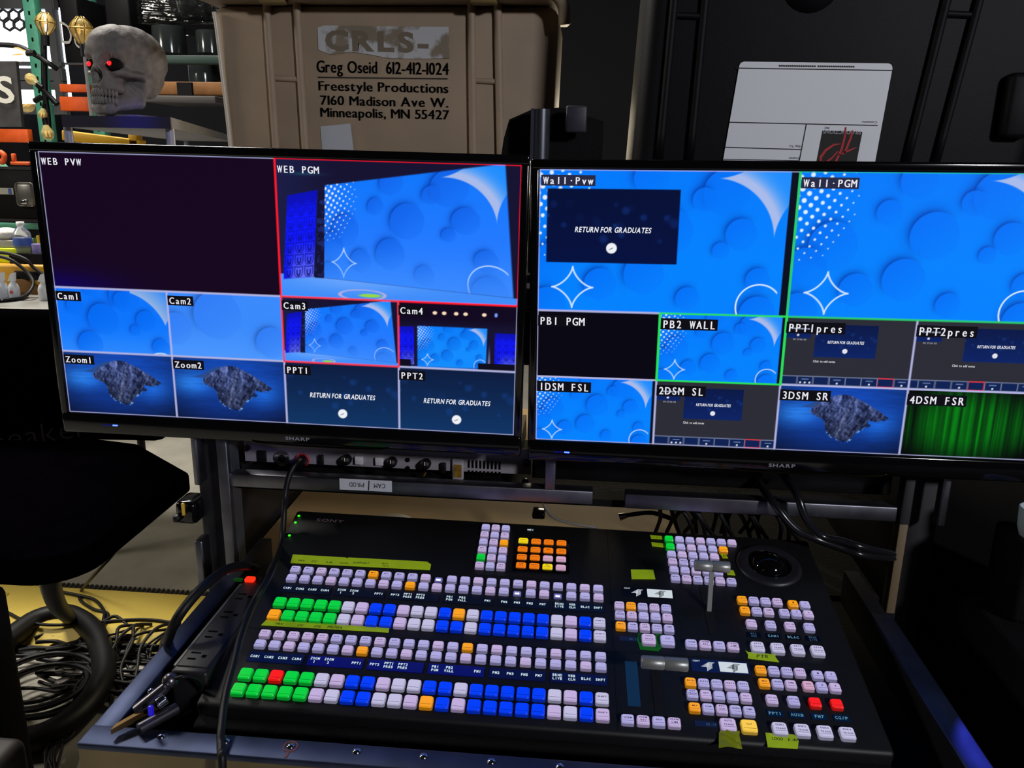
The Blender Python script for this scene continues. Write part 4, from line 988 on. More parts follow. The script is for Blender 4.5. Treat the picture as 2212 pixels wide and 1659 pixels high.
line_text('7160 Madison Ave W.', 693, 968, 228, 19, .045)
line_text('Minneapolis, MN 55427', 693, 970, 254, 19, .045)
a, b_ = tq(687, 167), tq(967, 170); le.hexa([a + Vector((0, -.0004, -.0012)), b_ + Vector((0, -.0004, -.0012)), b_ + Vector((0, 0, -.0012)), a + Vector((0, 0, -.0012)), a + Vector((0, -.0004, .0012)), b_ + Vector((0, -.0004, .0012)), b_ + Vector((0, 0, .0012)), a + Vector((0, 0, .0012))])
le.build('stencilled_lettering', ink, tc_)
mb = MB(); mb.prism([tq(*q) for q in ((765, 335), (697, 335), (692, 273), (757, 267))], (0, -.0006, 0)); mb.build('paper_tape', mat('paper_white', (178, 180, 186), .7), tc_)

# ---------------------------------------------------------------- dark travel case at right with a shipping label
bk = mat('charcoal_case', (9, 8, 12), .6, var=.12, vscale=9, bump=.12, bscale=500, spec=.2)
YB = 1.60
bc = thing('black_equipment_case', 'large black hard plastic equipment case behind the right monitor with a white label', 'equipment case', (.44, 1.78, ZR))
cx, hw_, z1 = .432, .365, 1.95
til = Matrix.Rotation(R(3.2), 3, 'Y'); piv = Vector((cx, YB, ZR))
def bt_(x, z, y=0): return piv + til @ Vector((x, y, z))
mb = MB(); bm = bmesh.new()
zb = -.0
VV = [bm.verts.new(bt_(x, z, y)) for y in (0, .30) for x, z in ((-hw_ + .01, .024), (hw_ - .03, .024), (hw_, z1 - ZR), (-hw_, z1 - ZR))]
for q in ((0, 1, 2, 3), (7, 6, 5, 4), (0, 4, 5, 1), (1, 5, 6, 2), (2, 6, 7, 3), (3, 7, 4, 0)): bm.faces.new([VV[i] for i in q])
bmesh.ops.bevel(bm, geom=list(bm.edges), offset=.03, segments=4, profile=.5, affect='EDGES'); mb._bm(bm, 0, True); mb.build('shell', bk, bc)
for a, b_ in (((1467, -110), (1424, 345)), ((1534, -110), (1490, 345)), ((2073, -110), (1958, 352)), ((2145, -110), (2021, 352))):
    MB().tube([at(*a, YB - .004), at((a[0] + b_[0]) / 2, (a[1] + b_[1]) / 2, YB - .004), at(*b_, YB - .004)], .0075, seg=10, sub=3).build('rib', bk, bc)
for a, b_ in (((1455, 33), (1521, 36)), ((2040, 30), (2108, 33))):
    MB().cyl(at(*a, YB - .001), at(*b_, YB - .001), .006, seg=10).build('rib_crosspiece', bk, bc)
a, b_ = at(1725, -12, YB), at(1790, -12, YB)
MB().lathe([(.05, 0), (.05, .004), (.0, .005)], (a.x + .02, YB + .002, a.z + .02), (0, -1, 0)).build('moulded_disc', bk, bc)
MB().box(at(2196, 230, YB - .005), (.05, .04, .11), bev=.01).build('latch', bk, bc)
# label, fixed upside down
YL = YB - .0030
lb = MB(); pts = [at(x, y, YL) for x, y in ((1562, 346), (1597, 142), (1600, 136), (1607, 133), (1920, 137), (1926, 140), (1928, 147), (1890, 352))]
lb.prism(list(reversed(pts)), (0, .0012, 0), 0)
o = at(1928, 140, YL - .0006); ax = (at(1595, 134, YL - .0006) - o).normalized(); ay = (at(1889, 352, YL - .0006) - o).normalized()
def lp(px, py):
    d_ = at(px, py, YL - .0006) - o; A2 = np.array([[ax.x, ay.x], [ax.z, ay.z]]); s_ = np.linalg.solve(A2, np.array([d_.x, d_.z])); return (float(s_[0]), float(s_[1]))
def ln(a, b_, w_=.0016): stroke(lb, o, ax, ay, [lp(*a), lp(*b_)], w_, 1)
ln((1591, 147), (1927, 152)); ln((1576, 264), (1896, 271)); ln((1742, 268), (1727, 347)); ln((1565, 318), (1730, 323)); ln((1562, 344), (1727, 347), .0012)
sq = [lp(*q) for q in ((1777, 282), (1863, 285), (1850, 352), (1764, 349))]
lb.add([o + ax * q[0] + ay * q[1] + Vector((0, -.0001, 0)) for q in sq], [(0, 1, 2, 3)], 1)
zl = Vector((0, -.0004, 0))
def lt_(s_, px, py, px2, h, mi=1, **kw):
    a = lp(px, py); b2 = lp(px2, py); put_text(lb, s_, o + ax * a[0] + ay * a[1] + zl, ax, ay, h, mi, width=abs(b2[0] - a[0]), **kw)
lt_('PRODUCTIONS', 1860, 283, 1778, .0062, 2, bold=.01); lt_('INC', 1792, 274, 1781, .004, 1)
lt_('Contents:', 1895, 262, 1862, .0038); lt_('Ship To:', 1730, 314, 1705, .0038); lt_('Event:', 1728, 340, 1704, .0038)
for k in range(34):
    x = 1683 + k * 4.75 + (k > 16) * 3
    stroke(lb, o + zl, ax, ay, [lp(x, 140.5 + (x - 1683) * .012), lp(x + 3.2, 143.5 + (x - 1683) * .012)], .0016, 1)
def rs_(pts, w_): stroke(lb, o + zl * 1.5, ax, ay, [lp(*q) for q in pts], w_, 3)
z3_ = lambda l: [(1100 + x / 1.989, y / 1.99) for x, y in l]
rs_(z3_([(1425, 618), (1395, 622), (1360, 645), (1338, 675), (1338, 695), (1360, 698), (1385, 680), (1412, 650)]), [.001, .0035, .0045, .005, .004, .004, .003, .002])
rs_(z3_([(1447, 546), (1441, 590), (1428, 640), (1405, 690), (1398, 702)]), [.0022, .0035, .004, .004, .002])
rs_(z3_([(1475, 560), (1468, 590), (1450, 635), (1436, 665)]), [.0025, .004, .004, .002])
rs_(z3_([(1412, 668), (1440, 655), (1465, 645), (1492, 633)]), [.001, .003, .003, .001])
lb.build('shipping_label', [mat('label_white', (232, 234, 240), .5), INK, mat('label_grey', (170, 170, 180), .6), mat('label_red', (190, 28, 34), .6)], bc, 'white shipping label stuck on upside down')

# black stand between the cases, with its aluminium column
sd_ = thing('equipment_stand', 'black upright stand with an aluminium tube between the tan and black cases', 'stand', (-.02, 1.42, ZR))
p0, p1 = at(1120, 258, 1.45), at(1305, 345, 1.45)
MB().prism([at(1080, 352, 1.45), at(1300, 352, 1.45), at(1304, 262, 1.45), at(1210, 232, 1.45), at(1150, 236, 1.45), at(1100, 258, 1.45), at(1088, 300, 1.45)], (0, .03, 0)).build('back_plate', MATTE, sd_)
a, b_ = at(1169, 236, 1.42), at(1165, 372, 1.42); b_.x = a.x
MB().cyl(a, (a.x, a.y, ZR), .0155, seg=24).build('column', mat('satin_tube', (120, 124, 132), .28, .9), sd_)
MB().box((at(1150, 290, 1.41).x, 1.41, (a.z + ZR) / 2), (.005, .02, a.z - ZR)).build('side_flange', mat('dark_flange', (48, 46, 56), .5), sd_)
MB().box(at(1245, 258, 1.42), (.034, .02, .042), bev=.003).build('clamp_block', mat('dark_flange', (48, 46, 56), .5), sd_)
MB().box((-.0, 1.43, ZR + .006), (.24, .12, .012)).build('foot_plate', BLACK, sd_)

# ---------------------------------------------------------------- skull on a long bench, behind the left monitor
bn = thing('long_bench', 'long narrow white-topped bench on round posts, carrying the skull', 'bench', (-1.4, 3.0, 0))
zt = 1.53
ptl, ptr = at(133, 243, 2.0), at(368, 245, 2.0)
dirv = Vector((-.78, 2.2, 0))
fl, fr = Vector((ptl.x, 2.0, zt)), Vector((ptr.x, 2.0, zt))
MB().prism([fl, fr, fr + dirv, fl + dirv], (0, 0, -.026)).build('bench_top', mat('bench_white', (150, 148, 150), .55, var=.1), bn)
for px in (147, 367):
    x = at(px, 280, 2.03).x
    MB().cyl((x, 2.03, 1.17), (x, 2.03, zt - .026), .0105, seg=18).build('post', mat('bench_post', (150, 152, 172), .35), bn)
for k in (0, .27):
    MB().cyl((-1.98 + k, 4.1, 0), (-1.98 + k, 4.1, zt - .026), .0105, seg=14).build('post', mat('bench_post', (150, 152, 172), .35), bn)
dz = Vector((0, 0, -.36))
MB().prism([fl + dz, fr + dz, fr + dirv + dz, fl + dirv + dz], (0, 0, -.02)).build('lower_board', mat('bench_white', (150, 148, 150), .55), bn)
MB().box((fl + fr) / 2 + Vector((0, -.001, -.013)), (fr.x - fl.x, .004, .027)).build('front_edge', mat('edge_band', (30, 28, 48), .5), bn)

sk = thing('skull', 'grey human skull prop with glowing red eyes sitting on the bench', 'skull', (-1.17, 2.11, zt))
def vlen(a): return np.sqrt((a * a).sum(-1))
def ell(p, c, r): q = (p - np.array(c)) / np.array(r); k = vlen(q); return (k - 1) * min(r)
def cap_d(p, a, b, r):
    a = np.array(a); b = np.array(b); d = b - a; t = np.clip(((p - a) @ d) / (d @ d), 0, 1); return vlen(p - a - t[..., None] * d) - r
def smin(a, b, k): h = np.clip(.5 + .5 * (b - a) / k, 0, 1); return b * (1 - h) + a * h - k * h * (1 - h)
def smax(a, b, k): return -smin(-a, -b, k)
def skull_sdf(p):
    """x to the face, y sideways (symmetric), z up; metres, origin at the middle of the head"""
    q = p.copy(); q[..., 1] = np.abs(q[..., 1])
    d = ell(q, (-.022, 0, .038), (.094, .070, .074))                       # cranium
    d = smin(d, ell(q, (.045, .0, .045), (.040, .055, .045)), .03)         # brow
    d = smin(d, cap_d(q, (.066, .0, .030), (.058, .042, .030), .012), .012)  # brow ridge
    d = smin(d, ell(q, (.050, 0, -.022), (.036, .034, .042)), .02)         # face
    d = smin(d, cap_d(q, (.058, .040, -.012), (.005, .066, -.014), .010), .012)   # cheekbone to arch
    d = smin(d, cap_d(q, (.066, .012, -.048), (.040, .030, -.048), .012), .012)   # upper jaw
    d = smin(d, cap_d(q, (.064, .0, -.098), (.060, .018, -.098), .014), .012)      # chin
    d = smin(d, cap_d(q, (.058, .020, -.096), (-.002, .050, -.075), .011), .01)  # lower jaw
    d = smin(d, cap_d(q, (-.002, .050, -.075), (-.012, .056, -.020), .010), .01) # ramus
    d = smin(d, ell(q, (-.03, .052, -.026), (.018, .014, .03)), .012)      # mastoid
    d = smin(d, ell(q, (-.05, 0, -.02), (.045, .045, .035)), .03)
    d = smax(d, -ell(q, (.086, .033, .004), (.052, .0215, .0195)), .003)      # orbits
    d = smax(d, -ell(q, (.090, .0065, -.026), (.034, .010, .019)), .004)       # nose
    d = smax(d, -ell(q, (.026, .062, -.045), (.026, .018, .024)), .008)      # hollow under the cheek
    d = smax(d, -ell(q, (.030, .068, .014), (.022, .013, .022)), .010)      # temple
    d = smax(d, -cap_d(q, (.088, .0, -.072), (.03, .045, -.066), .0072), .004)  # gap between the teeth
    d = d + .0012 * np.sin(q[..., 0] * 190 + q[..., 2] * 60) * np.sin(q[..., 2] * 170) * np.clip(1 - vlen(q) * 2, 0, 1)
    return d
bm = bmesh.new(); bmesh.ops.create_icosphere(bm, subdivisions=6, radius=1)
D = np.array([v.co[:] for v in bm.verts]); D /= vlen(D)[:, None]
org = np.array((.012, 0, -.012)); r_ = np.full(len(D), .19); alive = np.ones(len(D), bool)
for _ in range(260):
    s_ = skull_sdf(org + D * r_[:, None]); alive = (s_ > .0003) & (r_ > .012); r_ = np.where(alive, r_ - np.maximum(np.minimum(s_, .004), .0004) * .7, r_)
face = Vector((-.30, -.94, .14)).normalized(); up_ = Vector((.0, .0, 1)); side = up_.cross(face).normalized(); up_ = face.cross(side)
SM = Matrix((face, side, up_)).transposed(); SC = Vector((-1.165, 2.11, zt + .110))
Pk = (org + D * r_[:, None]) * 1.02
mb = MB(); mb.add([tuple(SC + SM @ Vector(p)) for p in Pk], [[v.index for v in f.verts] for f in bm.faces], 0, True); bm.free()
bone = mat('skull_resin', (104, 99, 98), .65, var=.25, vscale=40, bump=.3, bscale=120)
mb.build('cranium_and_jaw', bone, sk)
def sp_(x, y, z): return SC + SM @ (Vector((x, y, z)) * 1.02)
for row, z, r0 in (('upper_teeth', -.064, .0), ('lower_teeth', -.081, -.002)):
    tb = MB()
    for i in range(-6, 7):
        a = i * .2; x, y = .040 + (.042 + r0) * math.cos(a) * .93, .0345 * math.sin(a) * 1.05
        tb.ball(sp_(x, y, z), (.0046, .0046, .0098), u=10, v=8)
    tb.build(row, bone, sk)
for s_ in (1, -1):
    MB().ball(sp_(.056, .033 * s_, .003), (.018, .018, .0165), u=24, v=16).build('socket_shade', MATTE, sk)  # black balls added as the shade inside the eye sockets
    e = MB().ball(sp_(.0735, .033 * s_, .003), .0055, u=14, v=10).build('eye_light', emat('red_eye', (255, 20, 25), 3.0), sk)
mb = MB().box(SC + Vector((.0, 0, -.1075)), (.11, .10, .010), bev=.004); mb.build('base', bone, sk)

# ---------------------------------------------------------------- warehouse racking and what stands on it
pr = thing('pallet_rack', 'teal and orange pallet rack standing far behind on the left', 'pallet rack', (-2.9, 5.3, 0))
for px, Y in ((80, 5.2), (200, 5.2)):
    x = at(px, 100, Y).x
    u_ = MB().box((x, Y, 2.0), (.075, .07, 4.0), bev=.004)
    for i in range(30): u_.box((x, Y - .0355, .6 + i * .075), (.012, .002, .022), 1)
    u_.build('upright', [TEAL, GLOSS], pr)
a, b_ = at(-30, 300, 5.1), at(190, 292, 5.1)
for z0, z1, px0, px1, nm in ((268, 318, -30, 60, 'beam'), (181, 199, 124, 190, 'beam'), (208, 240, 124, 190, 'beam')):
    pa, pb = at(px0, z0, 5.12), at(px1, z1, 5.12)
    MB().box(((pa.x + pb.x) / 2, 5.16, (pa.z + pb.z) / 2), (abs(pb.x - pa.x), .05, abs(pa.z - pb.z) * (1 if nm == 'beam' and px0 > 0 else .6)), bev=.004).build(nm, ORANGE, pr)
pa, pb = at(-10, 350, 3.9), at(72, 432, 3.9)
d_ = pb - pa
tag(MB().box((pa + pb) / 2, (.045, .04, d_.length * 1.15), bev=.004, rot=Vector((0, 0, 1)).rotation_difference(d_).to_matrix()).build('rack_brace', mat('brace_green', (120, 180, 150), .45)), 'pale green diagonal rack brace at the left edge of the picture', 'rack brace')
pa, pb = at(-20, 487, 3.9), at(110, 489, 3.9)
tag(MB().box((pa + pb) / 2, (pb.x - pa.x, .05, .026), bev=.003).build('rack_beam', TEAL), 'green horizontal rack beam above the water bottle', 'rack beam')
# second rack level behind the skull
pa, pb = at(330, 180, 4.2), at(500, 180, 4.2)
br = MB().box(((pa.x + pb.x) / 2, 4.25, at(400, 190, 4.2).z), (pb.x - pa.x, .06, .062), bev=.004).build('wooden_beam', mat('brown_timber', (120, 78, 34), .7, var=.2)); tag(br, 'brown timber beam behind the skull, crossing to the tan case', 'beam')
MB().box(at(400, 192, 4.17), (.075, .02, .06)).build('black_patch', MATTE, br, 'black patch')
tag(MB().box(at(400, 130, 4.3), (.50, .06, .040), bev=.003).build('rack_beam', mat('dark_green_beam', (28, 52, 46), .5)), 'dark green rack beam above the skull, under the wrapped bundle', 'rack beam')
pl_ = at(420, 219, 4.0); tag(MB().box(pl_, (.34, .30, .03), bev=.003).build('shelf_board', mat('grey_board', (70, 66, 64), .7)), 'grey shelf board behind the skull', 'shelf')
# dark road cases on the rack
def dark_case(label, px0, py0, px1, py1, Y, dep=.4, m_=None):
    a, b_ = at(px0, py0, Y), at(px1, py1, Y)
    t = thing('road_case', label, 'road case', ((a.x + b_.x) / 2, Y + dep / 2, min(a.z, b_.z)))
    MB().box(((a.x + b_.x) / 2, Y + dep / 2, (a.z + b_.z) / 2), (abs(b_.x - a.x), dep, abs(a.z - b_.z)), bev=.012).build('body', m_ or mat('case_black', (7, 6, 8), .6, var=.2, spec=.15), t)
    for z in (a.z, b_.z): MB().box(((a.x + b_.x) / 2, Y - .002, z), (abs(b_.x - a.x), .006, .012)).build('edge_strip', mat('case_edge', (58, 56, 60), .4, .6), t)
    return t, a, b_
t, a, b_ = dark_case('black road case lettered De, high on the rack left of the skull', 124, -10, 180, 138, 4.9)
mb = MB(); put_text(mb, 'De', at(133, 92, 4.89), (1, 0, -.28), (0, 0, 1), .125, width=.12, bold=-.005); mb.build('lettering', mat('grey_letter', (135, 132, 128), .6), t)
dark_case('black road case between the rack upright and the wrapped bundle', 222, -10, 286, 95, 4.9)
dark_case('black case standing right of the wrapped drums', 438, 118, 505, 172, 4.6)
t, a, b_ = dark_case('black road case with a silver latch plate, left of the monitor', -30, 362, 120, 478, 3.6)
mb = MB(); mb.box(at(55, 420, 3.59), (.085, .012, .105), bev=.014); mb.build('latch_plate', mat('latch_zinc', (125, 125, 120), .35, .8), t, 'silver latch plate'); MB().box(at(52, 436, 3.58), (.03, .012, .02), bev=.004).build('latch_knob', STEEL, t)
mb = MB(); mb.box(at(10, 413, 3.597), (.085, .004, .028)); mb.box(at(21, 413, 3.594), (.014, .002, .024), 1); mb.build('tape_label', [mat('cream_tape', (150, 146, 134), .6), mat('tape_blue', (40, 75, 150), .6)], t, 'cream tape with a blue mark')
dark_case('grey flat case above the latch-plate case', -20, 372, 80, 392, 3.7, m_=mat('grey_case', (90, 88, 84), .6))
o = thing('orange_clamp', 'orange hand clamp lying on a shelf at the left edge', 'clamp', tuple(at(30, 348, 3.6)))
MB().tube([at(-5, 345, 3.6), at(6, 350, 3.6), at(9, 336, 3.6), at(0, 328, 3.6)], .012).build('jaw', ORANGE, o); MB().box(at(45, 353, 3.6), (.09, .02, .016), bev=.005).build('bar', ORANGE, o); MB().box(at(30, 340, 3.6), (.016, .02, .034), bev=.005).build('handle', ORANGE, o)
# wrapped bundle and drums
wr = mat('stretch_film', (225, 240, 235), .10, trans=1, bump=.9, bscale=18)
wb = thing('wrapped_bundle', 'bundle of black gear in clear stretch film on the rack above the skull', 'bundle', tuple(at(380, 70, 4.5)))
a, b_ = at(288, -20, 4.5), at(470, 50, 4.5)
MB().box(((a.x + b_.x) / 2, 4.75, (a.z + b_.z) / 2), (b_.x - a.x - .03, .4, a.z - b_.z - .02), bev=.03).build('gear', MATTE, wb)
bm = bmesh.new(); bmesh.ops.create_cube(bm, size=1); bmesh.ops.subdivide_edges(bm, edges=list(bm.edges), cuts=14, use_grid_fill=True)
for v in bm.verts:
    k = 1 + .02 * math.sin(v.co.z * 40 + v.co.x * 9) + .015 * math.sin(v.co.x * 50)
    v.co = Vector((v.co.x * (b_.x - a.x) * k, v.co.y * .46 * k, v.co.z * (a.z - b_.z) * k)) + Vector(((a.x + b_.x) / 2, 4.75, (a.z + b_.z) / 2))
mb = MB(); mb._bm(bm, 0, True); mb.build('stretch_film', wr, wb)
a = at(350, 82, 4.4); b_ = at(268, 75, 4.4)
MB().tube([at(268, 78, 4.45), at(282, 95, 4.42), at(298, 112, 4.42), at(310, 108, 4.44)], .018, seg=8).build('film_twist', mat('film_pale', (175, 185, 190), .3), wb, 'pale twist of loose film')
for i, (px, py0, py1, w_, lb_) in enumerate(((350, 52, 112, .085, 'dark glossy drum under the wrapped bundle, left of two'), (440, 62, 112, .07, 'dark glossy drum under the wrapped bundle, right of two'), (425, 134, 176, .075, 'dark glossy drum below the dark green beam'))):
    a, b_ = at(px, py1, 4.4), at(px, py0, 4.4)
    o = MB().lathe([(w_ * 1.0, 0), (w_, .01), (w_, b_.z - a.z - .01), (w_ * .96, b_.z - a.z)], (a.x, 4.45 + w_ * .5, a.z), seg=32).build('drum', mat('drum_gloss', (30, 34, 34), .16, coat=.5)); tag(o, lb_, 'drum')
# hanging filament lamps
amber = mat('amber_glass', (240, 215, 140), .06, alpha=.38)
fil = emat('filament', (255, 190, 90), 1.2)
def bulb(label, px, py, Y, r, tilt=(0, 0, -1), cage=False):
    c = at(px, py, Y); t_ = Vector(tilt).normalized()
    o = thing('filament_lamp', label, 'lamp', tuple(c), group=None)
    MB().lathe([(r * .35, -r * 1.5), (r * .55, -r * 1.1), (r * .95, -r * .4), (r, 0), (r * .8, r * .6), (r * .4, r * .92), (.0005, r)], c, t_, seg=20).build('glass', amber, o)
    MB().cyl(c - t_ * r * 1.4, c - t_ * r * 2.6, r * .38, seg=12).build('socket', BLACK, o)
    f_ = MB()
    for k in range(5): f_.cyl(c + Vector((math.cos(k) * r * .4, 0, math.sin(k) * r * .1)) - t_ * r * .5, c + Vector((math.cos(k) * r * .45, 0, 0)) + t_ * r * .4, r * .04, seg=5)
    f_.build('filament', fil, o)
    if cage:
        g = MB()
        for k in range(8):
            a = k * math.pi / 4; u_ = t_.orthogonal().normalized(); v_ = t_.cross(u_); w_ = u_ * math.cos(a) + v_ * math.sin(a)
            g.tube([c - t_ * r * 1.4 + w_ * r * .4, c + w_ * r * 1.12, c + t_ * r * 1.1 + w_ * r * .3], .0025, seg=5, sub=4)
        g.torus(c, r * 1.12, .0025, t_, seg=20, ring=5); g.build('cage', mat('cage_brass', (170, 140, 70), .3, .8), o)
    return o
lo = bulb('large amber globe lamp between the road case letters and the skull', 176, 62, 3.05, .036, (0, 0, 1), True)
a = at(176, 62, 3.05); MB().cyl((a.x, a.y, zt), (a.x, a.y, a.z - .085), .006, seg=10).build('stem', mat('pale_stem', (150, 150, 150), .4), lo)
bulb('caged amber lamp high against the bright window', 98, 48, 4.0, .040, (.1, 0, 1), True)
bulb('lying amber lamp in the tangle above the letter S', 38, 118, 4.0, .034, (-1, 0, -.1))
bulb('pale round lamp beside the green rack upright, right of the letter S', 66, 170, 4.0, .026, (-.7, 0, .5))
bulb('clear tilted lamp below the letter S board edge', 58, 228, 4.0, .034, (-.8, 0, -.4))
bulb('clear lamp hanging just above the left monitor corner', 103, 290, 4.0, .030, (.1, 0, -1))
bulb('amber lamp on the stem above the hanging clear lamp', 92, 248, 4.0, .022, (-.3, 0, -1))
cable('dark cord of the hanging filament lamps, draped from the window to the bench', [at(-20, 96, 4.05), at(38, 100, 4.05), at(75, 118, 4.05), at(95, 130, 4.03), at(110, 140, 4.03), at(124, 150, 4.05)], .012)
cable('upright dark stem carrying the filament lamps', [at(95, 68, 4.05), at(95, 120, 4.05), at(97, 200, 4.05), at(103, 250, 4.05), at(106, 300, 4.05)], .014, cat='stem', name='lamp_stem')
cable('dark cord from the round lamp up to the lamp stem', [at(78, 180, 4.04), at(88, 190, 4.04), at(104, 205, 4.05), at(124, 226, 4.05)], .013)
# honeycomb panel and letter board against the window
hp = MB()
for i, (x, y) in enumerate(((8, 34), (30, 34), (52, 34), (19, 52), (41, 52))):
    c = at(x, y, 6.0); ring = [c + Vector((math.cos(k * math.pi / 3 + .52) * .042, 0, math.sin(k * math.pi / 3 + .52) * .042)) for k in range(6)]
    hp.tube(ring, .010, seg=5, sub=1, closed=True)
tag(hp.build('honeycomb_panel', mat('honeycomb_dark', (60, 62, 66), .6)), 'honeycomb frame of dark hexagons against the bright window', 'panel')
sb = thing('letter_board', 'dark weathered board with a white letter S at the left edge', 'sign', tuple(at(10, 200, 3.8)))
mb = MB(); mb.prism([at(-40, 132, 3.8), at(34, 132, 3.8), at(47, 274, 3.8), at(-40, 274, 3.8)], (0, .02, 0)); mb.build('board', mat('weathered_board', (62, 60, 60), .8, var=.4, vscale=12), sb)
mb = MB(); put_text(mb, 'S', at(-6, 221, 3.79), (1, 0, 0), (0, 0, 1), .118, width=.088, bold=.02); V_, F_ = mb.v, mb.f
mb.build('letter', mat('letter_white', (225, 222, 210), .5), sb)
# yellow bar and green upright below the bench
tag(MB().box(at(225, 303, 3.0), (.30, .04, .035), bev=.004, rot=Matrix.Rotation(R(6), 3, 'Y')).build('yellow_bar', mat('safety_yellow', (225, 170, 10), .5)), 'yellow steel bar seen between the bench posts', 'bar')
tag(MB().box(at(293, 302, 3.0), (.035, .04, .05), bev=.004).build('yellow_bracket', mat('safety_yellow', (225, 170, 10), .5)), 'short yellow bracket right of the yellow bar', 'bracket')

# ---------------------------------------------------------------- table at the left edge with bottles
tb = thing('work_table', 'table with a bright metal edge at the left side of the monitor', 'table', (-1.95, 2.85, 0))
zt2 = at(50, 650, 2.6).z
e0, e1 = at(-40, 692, 2.45), at(110, 682, 2.45)
MB().box((-1.9, 2.80, e1.z + .008), (.9, .70, .016)).build('table_top', mat('table_aluminium', (165, 165, 160), .35, .4, var=.3, vscale=8), tb)
MB().box((-1.9, 2.445, e1.z + .006), (.9, .02, .028), bev=.003).build('table_edge', mat('pale_edge', (200, 198, 188), .4), tb)
for x in (-2.3, -1.8):
    for y in (2.6, 3.1): MB().cyl((x, y, 0), (x, y, e1.z), .016, seg=10).build('leg', BLACK, tb)
ztt = e1.z + .0165
pl_ = at(15, 660, 2.62); o = MB().lathe([(.0, 0), (.075, 0), (.085, .012), (.08, .012), (.0, .004)], (pl_.x - .02, pl_.y, ztt), seg=32).build('black_plate', GLOSS); tag(o, 'black round plate lying on the metal-edged table', 'plate')
frost = mat('spray_bottle_frost', (205, 210, 215), .4, trans=.15)
for px, lab in ((8, 'white spray bottle on the table, leftmost of three'), (32, 'white spray bottle on the table with a red sticker, middle of three'), (96, 'white spray bottle on the table, half hidden by the monitor')):
    Y = 2.63; x = at(px, 640, Y).x; k_ = .66
    o = thing('spray_bottle', lab, 'spray bottle', (x, Y, ztt))
    MB().lathe([(q_ * k_, w_ * k_) for q_, w_ in ((.026, 0), (.027, .004), (.027, .055), (.021, .075), (.011, .088), (.011, .096))], (x, Y, ztt), seg=20).build('body', frost, o)
    MB().hexa([Vector((x - .022 * k_, Y - .01 * k_, ztt + .094 * k_)), Vector((x + .012 * k_, Y - .01 * k_, ztt + .094 * k_)), Vector((x + .012 * k_, Y + .01 * k_, ztt + .094 * k_)), Vector((x - .022 * k_, Y + .01 * k_, ztt + .094 * k_)), Vector((x - .002 * k_, Y - .008 * k_, ztt + .132 * k_)), Vector((x + .020 * k_, Y - .008 * k_, ztt + .138 * k_)), Vector((x + .020 * k_, Y + .008 * k_, ztt + .138 * k_)), Vector((x - .002 * k_, Y + .008 * k_, ztt + .132 * k_))]).build('trigger_head', mat('spray_head', (200, 202, 205), .5), o)
    if px == 32: MB().cyl((x + .003, Y - .0170, ztt + .026), (x + .003, Y - .0190, ztt + .026), .006).build('red_sticker', mat('sticker_red', (190, 80, 70), .6), o)
yb = mat('tool_yellow', (205, 150, 25), .5, var=.12)
bx = thing('yellow_tool_case', 'yellow tool case standing behind the spray bottles', 'tool case', (-1.9, 2.84, ztt))
a, b_ = at(-20, 568, 2.76), at(112, 640, 2.76)
MB().box(((a.x + b_.x) / 2, 2.84, (a.z + ztt) / 2), (b_.x - a.x, .2, a.z - ztt), bev=.01).build('body', yb, bx)
MB().box(at(62, 595, 2.735), (.10, .012, .030), bev=.003).build('name_band', MATTE, bx); MB().box(at(62, 622, 2.735), (.10, .012, .05), bev=.004, rot=Matrix.Rotation(.5, 3, 'Y')).build('handle_recess', mat('dark_amber', (110, 70, 10), .6), bx)
zs = a.z
tag(MB().box((at(8, 557, 2.78).x, 2.82, zs + .026), (.12, .1, .052), bev=.003).build('neon_box', mat('neon_yellow', (225, 240, 20), .5, em=(225, 240, 20), es=.0)), 'neon yellow box on the yellow tool case', 'box')
tag(MB().box((at(10, 538, 2.80).x, 2.83, zs + .066), (.12, .1, .026), bev=.003).build('cream_box', mat('cream_card', (170, 165, 150), .7)), 'cream flat box stacked on the neon yellow box', 'box')
tag(MB().ball((at(8, 522, 2.80).x, 2.82, zs + .098), (.05, .04, .022)).build('white_cloth_bundle', mat('white_cloth', (215, 212, 205), .8, bump=.8, bscale=60)), 'small white crumpled cloth beside the water bottle', 'cloth')
p = at(36, 548, 2.76); 
o = thing('water_bottle', 'clear water bottle with a blue label and white cap, left of the monitor', 'bottle', (p.x, 2.80, p.z))
cz = p.z - .0
tag(MB().box((p.x + .03, 2.82, (zs + cz) / 2), (.12, .12, max(.01, cz - zs))).build('small_shelf_box', MATTE), 'dark box holding up the water bottle', 'box')
clear = mat('clear_plastic', (225, 232, 238), .08, trans=.8)
MB().lathe([(.028, 0), (.030, .004), (.030, .05), (.029, .052), (.030, .058), (.028, .070), (.012, .090), (.011, .096)], (p.x, 2.80, cz), seg=24).build('body', clear, o)
MB().lathe([(.0304, .026), (.0306, .027), (.0306, .050), (.0304, .051)], (p.x, 2.80, cz), seg=24).build('label', mat('bottle_label', (70, 100, 185), .5), o); MB().lathe([(.0125, .094), (.013, .096), (.013, .108), (.0, .109)], (p.x, 2.80, cz), seg=20).build('cap', mat('cap_white', (225, 225, 225), .5), o)
cp = thing('marker_cup', 'cup of coloured markers beside the water bottle', 'cup', tuple(at(78, 560, 2.76)))
a = at(80, 565, 2.76); b_ = at(80, 528, 2.76)
MB().box(((a.x), 2.80, (a.z + b_.z) / 2), (.05, .05, b_.z - a.z), bev=.003).build('cup', mat('cup_purple', (120, 110, 160), .4, var=.4, vscale=60), cp)
